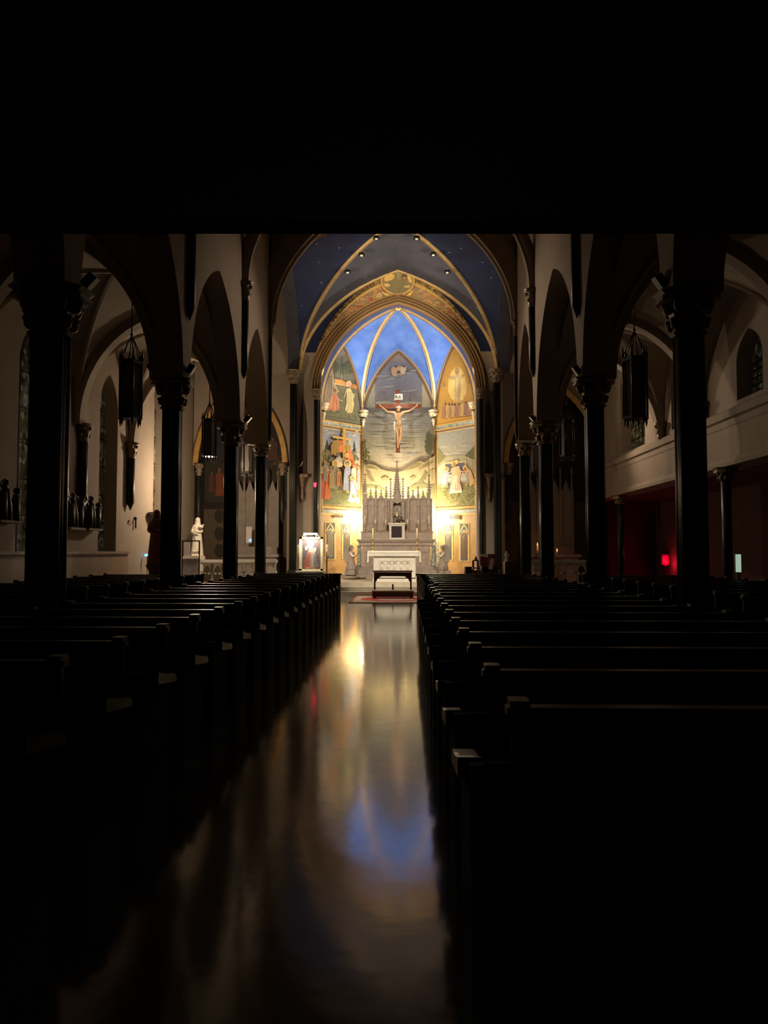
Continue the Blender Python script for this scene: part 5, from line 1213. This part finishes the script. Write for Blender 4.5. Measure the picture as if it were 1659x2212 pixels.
for x0, x1, lab, sd in pewsets:
    proto = make_pew(x0, x1, sd); rows = 19
    for k in range(rows):
        y = 17.98 - .845*k
        if x0 < 0: y += .25
        o = proto if k == 0 else copy_tree(proto)
        o.location = (.12 if x0 == .35 and k < 7 else 0, y, 0); o['label'] = 'dark wooden pew %s, %s row from the altar' % (lab, ORD[k]); o['group'] = 'pews %s' % lab
creamy = mat('cream_lit_pew_end', (.40,.34,.26), .55)  # cream puts the altar light's paleness into the front right pew ends
for o in [q for q in bpy.data.objects if q.get('label', '').startswith('dark wooden pew right of the centre aisle')]:
    if o.location.x > .1:
        b = MB(); b.prism([(-.03,.0),(.46,.0),(.46,.6),(.30,.66),(.12,.80),(.06,.92),(-.03,.92)], (.205,0,0), Y_, 0, .022, 0, X_); b.build('end_board', creamy, o)
# modesty screens before the first pews
for x0, x1, y, l in ((.30,3.02,18.9,'dark panelled screen before the front pew right of the aisle'),(-3.7,-1.60,19.2,'dark panelled screen before the front pew left of the aisle')):
    t = thing('pew_screen', l, 'screen', ((x0+x1)/2, y, 0)); b = MB()
    b.box(x0,x1,y-.02,y+.02,0,.86)
    for k in range(6): q = x0+.1+(x1-x0-.2)*k/6; b.box(q,q+(x1-x0-.2)/6-.08,y-.03,y+.03,.12,.78)
    adopt(b.build('panel', wood), t); b = MB(); b.box(x0-.03,x1+.03,y-.05,y+.05,.86,.90); adopt(b.build('top_rail', pewcap), t)
    for X in (x0,x1-.05): b = MB(); b.box(X,X+.05,y-.30,y+.05,0,.86); adopt(b.build('end_panel', creamy if x0 > 0 else woodend), t)

# ------------------------------------------------------------------ hanging lanterns
def lantern(x, y, zb, label, s=1.0):
    t = thing('hanging_lantern', label, 'lantern', (x, y, zb), 'iron lanterns hanging in the aisles'); H = 1.0*s; r = .19*s; b = MB()
    for z0_, z1_ in ((0,.05),(H*.93,H)): b.lathe([(r*1.1,z0_),(r*1.1,z1_)], n=6, smooth=False)
    for k in range(6):
        a = PI/3*k; b.tube([(r*math.cos(a), r*math.sin(a), 0), (r*math.cos(a), r*math.sin(a), H)], .018*s, 6); b.lathe([(.03*s,H),(.02*s,H+.08*s),(.003,H+.2*s)], (r*1.0*math.cos(a), r*1.0*math.sin(a), 0), 6); b.lathe([(.003,-.13*s),(.02*s,-.05*s),(.02*s,0)], (r*.9*math.cos(a), r*.9*math.sin(a), 0), 6)
        b.tube([(r*math.cos(a), r*math.sin(a), H), (r*.55*math.cos(a), r*.55*math.sin(a), H+.22*s), (.01*math.cos(a),.01*math.sin(a), H+.42*s)], .010*s, 5)
    b.build('iron_frame', iron, t)
    b = MB(); b.lathe([(r*.90,.05),(r*.90,H*.93)], n=6, smooth=False); b.build('glass_panels', lampglass, t)
    b = MB(); b.tube([(0,0,H+.40*s),(0,0,7.35-zb)], .013, 6); b.ball((0,0,H+.45*s), .03, 0, 6); b.build('hanging_rod', iron, t)
    return t
for px, pyb, X, s, l in ((272,903,-5.2,1.12,'iron lantern hanging between the two nearest left columns'),(447,985,-5.2,1.0,'iron lantern with dull panes left of the third left column'),(531,1022,-5.2,1.0,'farthest left iron lantern, between the third and fourth left columns'),
                     (1373,908,4.45,1.2,'largest right iron lantern, left of the nearest right column'),(1225,988,4.45,1.0,'iron lantern with faint panes in the dark right aisle'),(1157,1022,4.45,1.0,'farthest right iron lantern beside the slim third column')):
    Y = X/((px-874)/1660.0); lantern(X, Y, zat(pyb, Y), l, s)

# ------------------------------------------------------------------ spot lamps on the capitals
def spot(px, py, Y, ang, label, s=.72):
    P = at(px, py, Y); t = thing('spotlight', label, 'spotlight', P, 'unlit spotlights on the column capitals'); Mx = Matrix.Rotation(ang, 4, 'Y')
    b = MB(); b.box(-.07*s,.07*s,-.06*s,.10*s,-.12*s,.12*s, M=Mx); b.build('housing', iron, t)
    b = MB(); sg = 1 if ang > 0 else -1
    for q in (-.06, .07): b.box(q*s-.006, q*s+.006, -.02*s, .115*s, -.11*s, .13*s, M=Mx)
    b.build('barn_doors', mat('worn_steel_edge_%d' % px, (.30,.28,.25), .35, metal=.4), t)
    b = MB(); b.tube([(0,0,-.08*s),(-sg*.06,0,-.2*s)], .015, 6); b.build('arm', iron, t)
for px, py, Y, a, l in ((192,606,8.9,.75,'spotlight above the right side of the nearest left capital'),(52,600,8.9,-.6,'spotlight above the left side of the nearest left capital'),(411,797,13.6,.55,'spotlight above the right side of the second left capital'),(327,796,13.6,-.5,'spotlight above the left side of the second left capital'),(534,905,18.3,.7,'spotlight on the third left capital'),
                    (1428,608,9.5,-.6,'spotlight above the left side of the nearest right capital'),(1247,800,14.1,-.6,'spotlight above the left side of the second right capital'),(1152,904,19.0,-.7,'spotlight on the third right capital'),(648,1001,26.5,.4,'small spotlight high on the left green marble pier')): spot(px, py, Y, a, l)

# ------------------------------------------------------------------ altar rails
def rail(xl, xr_, Y, zb, label):
    t = thing('altar_rail', label, 'railing', ((xl+xr_)/2, Y, zb)); H = .9; n = max(3, int(round((xr_-xl)/.36))); w = (xr_-xl)/n
    b = MB(); b.box(xl-.04,xr_+.04,Y-.12,Y+.12,zb+H-.09,zb+H); b.box(xl-.02,xr_+.02,Y-.09,Y+.09,zb+H-.14,zb+H-.09); adopt(b.build('top_rail', marble), t)
    b = MB(); b.box(xl,xr_,Y-.1,Y+.1,zb,zb+.14); adopt(b.build('base', marble), t)
    b = MB()
    for k in range(n):
        a0, a1 = xl+w*k, xl+w*(k+1)
        wallarch(b, a0+.05, a1-.05, zb+.5, zb+.72, zb+H-.12, (0,Y-.04,0), X_, Y_, .08, R=1.2)
        for X in (a0, a1): b.lathe([(.045,.14),(.03,.2),(.03,.46),(.05,.52)], (X, Y, zb), 8)
        for q in (-1,1): b.ball((( a0+a1)/2+q*w*.20, Y, zb+.46), .045, 0, 6)
    adopt(b.build('arched_balusters', marble), t)
rail(xat(436,24.9), xat(596,24.9), 24.9, .28, 'white marble altar rail with pointed arches in the left transept')
rail(xat(1146,24.9), xat(1268,24.9), 24.9, .28, 'dim marble altar rail with pointed arches in the right transept')
b = MB(); b.box(-.1,.1,-.1,.1,0,.95); b.build('post', marble, None, 'white marble end post of the left altar rail', 'post', loc=(xat(603,24.9), 24.9, .28)) if False else None

# ------------------------------------------------------------------ side altars
def side_altar(cx_, Y, zf, label, pins):
    t = thing('side_altar', label, 'altar', (cx_, Y, zf)); b = MB(); b.box(cx_-.95,cx_+.95,Y-.75,Y,zf,zf+.95); b.box(cx_-1.05,cx_+1.05,Y-.85,Y,zf+.95,zf+1.06); b.box(cx_-.9,cx_+.9,Y-.35,Y,zf+1.06,zf+1.35)
    adopt(b.build('altar_table', side_stone), t); b = MB(); b.box(cx_-.88,cx_+.88,Y-.12,Y,zf+1.3,zf+3.3)
    for k in range(4): a = cx_-.88+.44*k; b.prism([(a,zf+3.3),(a+.44,zf+3.3),(a+.22,zf+3.95)], (0,Y-.1,0), X_, 0, .08, 0, Y_)
    adopt(b.build('retable', side_stone), t)
    for k in range(5):
        X = cx_-.88+.44*k; b = MB(); b.box(X-.05,X+.05,Y-.18,Y-.05,zf+1.3,zf+3.5); b.lathe([(.07,3.5),(.05,3.6),(.02,4.15),(.05,4.2),(.01,4.45)], (X,Y-.11,zf), 6); adopt(b.build('pinnacle', side_stone), t)
side_altar(xat(552,29.9), 29.9, .28, 'pale gothic side altar with small spires in the left chapel', None)
side_altar(xat(1186,29.9), 29.9, .28, 'dim pale gothic side altar in the right chapel', None)
# small screen in blue light on the left
t = thing('lit_tablet', 'small pale frame with a blue light on the left side altar', 'frame', at(537.5, 1173, 29.3)); b = MB(); b.box(-.11,.11,0,.03,0,.62); b.build('frame', statue_w, t); b = MB(); b.ball((.06,-.03,.10), .04, 0, 8); b.build('blue_lamp', bluel, t)
t = thing('lamp_stand', 'small blue light glowing on a thin dark stand, low by the left aisle wall', 'lamp', (-7.85, 23.3, 0)); b = MB(); b.lathe([(.12,0),(.12,.03),(.015,.05),(.015,1.30)], n=8); b.build('stand', iron, t)
b = MB(); b.box(-.08,.08,-.02,.02,1.30,1.37); b.build('blue_lamp', bluel, t)
# votive stand
YV = 24.6; P = at(412, 1237, YV); t = thing('votive_stand', 'dark iron votive candle stand with a pale cloth front, left of the altar rail', 'candle stand', (P.x, YV, .28))
w_ = (xat(430,YV)-xat(394,YV))/2; zt_ = zat(1167,YV)-.28; b = MB()
for X in (-w_, w_): b.box(X-.02,X+.02,-.02,.02,0,zt_)
b.box(-w_,w_,-.02,.02,zt_-.04,zt_); b.box(-w_,w_,-.02,.02,.30,.34); b.box(-w_,w_,.15,.19,.0,.34); b.build('iron_frame', iron, t)
b = MB(); b.box(-w_+.02,w_-.02,-.03,.0,.34,.34+(zt_-.34)*.50); b.build('cloth_front', mat('grey_lilac_cloth', (.30,.26,.27), .9, noise=.4, nscale=14), t)
b = MB(); b.box(-w_+.02,w_-.02,-.06,.1,.34+(zt_-.34)*.50,.34+(zt_-.34)*.56); b.build('shelf', statue_w, t)
b = MB(); b.box(-w_*.85,-w_*.1,-.03,.0,.95,zt_-.06); b.build('notice', mat('pale_notice', (.42,.34,.32), .8), t)
for k in range(6): b = MB(); q = k % 3; b.lathe([(.03,0),(.045,.03),(.045,.10),(.038,.11)], (w_*(.25+.28*q), -.02 + .05*(k//3), .95+.14*(k//3)), 8); b.build('votive_glass', statue_w, t)
b = MB(); b.tube([(-.1,0,zt_),(-.06,0,zt_+.16),(0,0,zt_+.2),(.1,0,zt_+.12),(.12,0,zt_)], .012, 5); b.tube([(0,0,zt_),(0,0,zt_+.22)], .012, 5); b.build('wrought_top', iron, t)
# stations of the cross on the left wall
def station(Y, z, label, s=1.0):
    t = thing('carved_relief', label, 'sculpture', (WL+.02, Y, z), 'dark relief groups on the left wall'); b = MB(); b.box(0,.22,-.42*s,.42*s,-.05,0); b.build('shelf', plaster, t)
    b = MB()
    for q, H, ln in ((-.26,.72,.1),(-.05,.80,-.05),(.22,.66,.12)): b.tube([(.12,q*s,0),(.12,(q+ln*.3)*s,H*s*.4),(.12,(q+ln)*s,H*s*.78)], [.12*s,.11*s,.07*s], 8); b.ball((.12,(q+ln*1.1)*s,H*s*.92), .075*s, 0, 7)
    b.build('figures', statue_k, t); b = MB(); b.box(.08,.13,-.02*s,.03*s,.1,1.05*s, M=Matrix.Rotation(.45,4,'X')); b.box(.08,.13,-.28*s,.28*s,.72*s,.78*s, M=Matrix.Rotation(.45,4,'X')); b.build('cross', statue_k, t)
station(19.15, zat(1141,19.15), 'dark carved relief group on a white shelf between the two nearest left columns'); station(18.1, zat(1139,18.1), 'dark carved relief group just right of the nearest left column'); station(15.0, zat(1123,15.0), 'dark carved relief group at the left edge of the photo')
t = thing('wall_sconce', 'small dark sconce on the lit left wall beside the second column', 'wall lamp', (WL+.04, 21.2+1.3, zat(1130,22.5))); b = MB(); b.box(0,.03,-.03,.03,-.15,.15); b.tube([(0,0,.1),(.1,-.2,.05),(.1,-.28,.1)],.012,5); b.build('bracket', iron, t); b = MB(); b.lathe([(.02,0),(.07,.06),(.02,.1)], (.1,-.28,.08), 8); b.build('cup', iron, t)

# ------------------------------------------------------------------ right side furniture
YD = 25.5
t = thing('presider_chair', 'dark red upholstered chair with a pale slip on top, right of the steps', 'chair', (xat(1046,YD), YD, .28)); X = xat(1046,YD); dz = .28
x0, x1 = xat(1037,YD), xat(1056,YD)
b = MB(); b.box(x0,x1,YD,YD+.08,.62,zat(1203,YD)); adopt(b.build('backrest', redcloth), t); b = MB(); b.box(x0,x1,YD-.45,YD,.62,.74); adopt(b.build('seat', redcloth), t)
for q in (x0, x1-.05):
    b = MB(); b.box(q,q+.05,YD-.45,YD+.08,.62,.98); adopt(b.build('armrest', navy_c), t)
    for yy in (YD-.43, YD+.02): b = MB(); b.box(q,q+.05,yy,yy+.05,.28,.62); adopt(b.build('leg', navy_c), t)
b = MB(); b.box(xat(1038,YD), xat(1054,YD), YD-.01, YD+.10, zat(1202,YD), zat(1197.5,YD)); b.build('folded_paper', paper, None, 'pale folded paper lying on top of the dark red chair back', 'paper')
t = thing('lectern', 'dark reading stand holding an open white book, right of the dark red chair', 'lectern', (xat(1061,YD-.4)+.06, YD-.4, .28)); X = xat(1061,YD-.4)+.06
b = MB(); b.box(X-.14,X+.14,YD-.5,YD-.2,.28,.95); adopt(b.build('body', navy_c), t)
b = MB(); b.box(-.14,.14,-.02,.02,0,.42, M=Matrix.Translation((X-.02,YD-.42,.95)) @ Matrix.Rotation(-.25,4,'X')); adopt(b.build('slanted_top', redcloth), t)
b = MB(); P = at(1059,1229,YD-.49); b.box(-.05,.07,-.012,.012,0,.34, M=Matrix.Translation(P) @ Matrix.Rotation(.18,4,'Y')); b.build('open_book', paper, None, 'narrow white open book leaning on the dark reading stand', 'book')
YT = 24.7; t = thing('side_table', 'low dark side table with a glass cruet, left of the dark red chair', 'table', (xat(1026,YT), YT, .28)); x0, x1 = xat(1021,YT), xat(1033,YT)
b = MB(); b.box(x0,x1,YT-.2,YT+.2,zat(1210,YT)-.03,zat(1210,YT)); adopt(b.build('table_top', navy_c), t); 
for q in (x0,x1-.03):
    for yy in (YT-.2,YT+.17): b = MB(); b.box(q,q+.03,yy,yy+.03,.28,zat(1211,YT)); adopt(b.build('leg', navy_c), t)
b = MB(); b.box(x0,x1,YT-.21,YT+.2,zat(1228,YT),zat(1225.5,YT)); adopt(b.build('shelf', woodtop), t)
b = MB(); b.lathe([(.04,0),(.05,.04),(.02,.09),(.03,.12)], n=10); b.build('glass_cruet', lampglass, None, 'small glass cruet on the low dark side table', 'cruet', loc=at(1028,1210,YT))
YB2 = 24.1; t = thing('book_rack', 'low dark rack of red hymn books by the right front pews', 'rack', (xat(1022,YB2), YB2, 0)); 
b = MB(); b.box(xat(1004,YB2), xat(1041,YB2), YB2-.02, YB2+.25, 0, .78); b.box(xat(1004,YB2), xat(1018,YB2), YB2-.25, YB2+.25, .0, zat(1224,YB2)); adopt(b.build('rack_body', navy_c), t)
for k in range(9):
    px = 1018.5 + k*2.45; m_ = [redbook, redbook, mat('tan_book_cover_%d'%k, (.45,.26,.12), .6), redcloth][k % 4]
    b = MB(); b.box(-.015,.015,-.08,.08,0,.22+.012*(k%3)); P = at(px, 1246, YB2-.1); b.build('hymn_book', m_, None, 'hymn book standing in the low rack by the right front pews', 'book', 'hymn books in the low rack', loc=(P.x, YB2-.11, .78-.14))
# candles and glow at the right altar
for px, py, l in ((1161,1178,'lit orange candle on the dim right side altar'),(1203,1172,'small lit candle right of the tall one on the right side altar')):
    P = at(px, py, 28.9); t = thing('candle', l, 'candle', (P.x, 28.9, 1.34)); h_ = .32 if px == 1161 else .10
    b = MB(); b.lathe([(.035,0),(.035,h_)], n=8); b.build('wax', candle, t); b = MB(); b.lathe([(.004,h_),(.02,h_+.04),(.012,h_+.08),(.002,h_+.12)], n=8); b.build('flame', flame, t)
P = at(1074, 1213, 25.2); robed('statuette', 'tiny pale robed figure on a small cabinet between two right piers', 'statuette', (xat(1094,25.4), 25.4, zat(1213,25.4)), .34, statue_w, arms='out')
x0, x1 = xat(1089,25.4), xat(1107,25.4); t = MB(); t.box(x0,x1,25.2,25.7,.28,zat(1213,25.4)); t.build('cabinet', navy_c, None, 'small brown cabinet under the tiny pale figure, between two right piers', 'cabinet')
# glowing votive rack (red) and lit notice at the far right
t = thing('votive_glow_lamp', 'bright red votive light glowing at floor level right of the second right column', 'candle stand', (9.42, 28.1, .0)); Yv = 24
b = MB(); b.lathe([(.10,.95),(.14,1.0),(.13,1.30),(.10,1.34)], (0,0,0), 12); b.build('red_glass', candlered, t); b = MB(); b.lathe([(.16,0),(.05,.1),(.05,.9),(.12,.96)], n=10); b.build('stand', iron, t)
P = at(1596, 1236, 15.3); b = MB(); b.box(-.05,.05,0,.02,0,.35); t = thing('lit_notice', 'narrow pale green lit notice glowing in the dark at the far right', 'sign', (P.x, 15.3, P.z)); b.build('panel', greenlit, t)
b = MB(); b.box(-.06,.06,.02,.05,-.02,.37); b.box(-.02,.02,.02,.05,-P.z,0); b.build('holder', iron, t)

# ------------------------------------------------------------------ lights
def light(kind, name, loc, energy, col=(1,.78,.5), size=.1, target=None, ang=60, blend=.5, sy=None):
    l = bpy.data.lights.new(name, kind); l.energy = energy; l.color = col
    o = bpy.data.objects.new(name, l); C.objects.link(o); o.location = loc
    if kind == 'AREA': l.size = size; 
    else: l.shadow_soft_size = size
    if kind == 'SPOT': l.spot_size = math.radians(ang); l.spot_blend = blend
    if target is not None: o.rotation_euler = (Vector(target)-Vector(loc)).to_track_quat('-Z','Y').to_euler()
    return o
WARM = (1,.80,.52)
A_L, A_R = (-1.72, 31.35, 2.75), (1.22, 31.35, 2.75)
light('POINT','altar_uplight_left', (-1.66,31.42,2.80), 200, (1,.86,.60), .07); light('POINT','altar_uplight_right', (1.16,31.42,2.80), 200, (1,.86,.60), .07)
light('SPOT','reredos_uplight', (-.25,30.95,2.3), 900, (1,.86,.58), .2, (-.25,32.6,6.5), 120, .9)
light('SPOT','apse_vault_lamp_left', (-2.95,30.28,8.0), 350, (1,.90,.74), .08, (.6,31.0,9.7), 120, .8)
light('SPOT','apse_vault_lamp_right', (2.47,30.28,8.0), 350, (1,.90,.74), .08, (-1.1,31.0,9.7), 120, .8)
light('SPOT','mural_lamp_left', (-3.3,28.1,8.4), 650, (1,.88,.68), .08, (2.0,31.6,5.6), 56, .7)
light('SPOT','mural_lamp_right', (2.8,28.1,8.4), 650, (1,.88,.68), .08, (-2.5,31.6,5.6), 56, .7)
light('SPOT','crucifix_lamp', (-.1,31.15,9.4), 520, (1,.93,.82), .03, (-.14,31.5,7.2), 22, .5)
light('SPOT','sanctuary_fill_left', (-3.6,17.3,7.4), 2700, (1,.84,.62), .06, (-.4,27.4,2.3), 34, .6)  # unseen spot added for frontal light on the altars
light('SPOT','sanctuary_fill_right', (3.0,17.3,7.4), 2700, (1,.84,.62), .06, (-.4,27.4,2.3), 34, .6)  # right-hand twin, likewise added as frontal fill
light('SPOT','arch_fill_left', (-3.6,23.0,9.4), 750, (1,.80,.52), .1, (1.2,28.6,11.0), 60, .8)  # fill added to brighten the painted arch
light('SPOT','arch_fill_right', (3.0,23.0,9.4), 750, (1,.80,.52), .1, (-1.7,28.6,11.0), 60, .8)  # matching arch fill from the right, also added
light('SPOT','left_arcade_fill', (2.5,24.4,9.2), 900, (1,.76,.54), .15, (-3.9,18.2,6.3), 40, 1.0)  # added fill, aimed at the left arcade wall and off the floor
light('SPOT','right_arcade_fill', (-3.0,24.4,9.2), 900, (1,.76,.54), .15, (3.3,18.2,6.3), 40, 1.0)  # same added fill for the right arcade wall
light('POINT','left_transept_fill', (-6.2,24.3,3.7), 330, (1,.76,.52), .15)  # unseen fill added low so pews hide its floor reflection
light('POINT','right_transept_fill', (6.2,24.3,5.2), 14, (1,.74,.48), .15)  # weak unseen fill added to the right transept
light('SPOT','right_beam_fill', (4.4,25.8,6.4), 420, (1,.76,.54), .12, (7.3,20.6,4.3), 92, .9)  # added spot, brightens the gallery beam and spares the side altar
light('SPOT','left_rail_fill', (-2.4,23.0,8.6), 650, (1,.84,.64), .08, (-6.2,25.0,.9), 34, .7)  # unseen spot added to lift the left altar rail
light('SPOT','step_fill', (-.3,25.0,11.6), 2400, (1,.86,.64), .06, (-.35,24.3,0), 27, .7)  # extra fill put above the steps and rug to brighten them
light('SPOT','picture_spot', (xat(671,YL), YL-.25, zat(1153,YL)), 55, (1,.93,.75), .05, (xat(671,YL), YL+.02, zat(1182,YL)), 120, .6)
light('POINT','votive_red', (9.36, 27.7, 1.0), 15, (1,.02,.08), .08)
light('POINT','candle_light', (xat(1163,28.8), 28.7, 1.75), 1.5, (1,.4,.12), .03)

sc = bpy.context.scene
w = bpy.data.worlds.new('World'); sc.world = w; w.use_nodes = True
w.node_tree.nodes['Background'].inputs[0].default_value = (.01,.012,.02,1); w.node_tree.nodes['Background'].inputs[1].default_value = .05
sc.view_settings.view_transform = 'Standard'; sc.view_settings.look = 'None'; sc.view_settings.exposure = .25; sc.view_settings.gamma = 1
sc.view_settings.use_curve_mapping = False
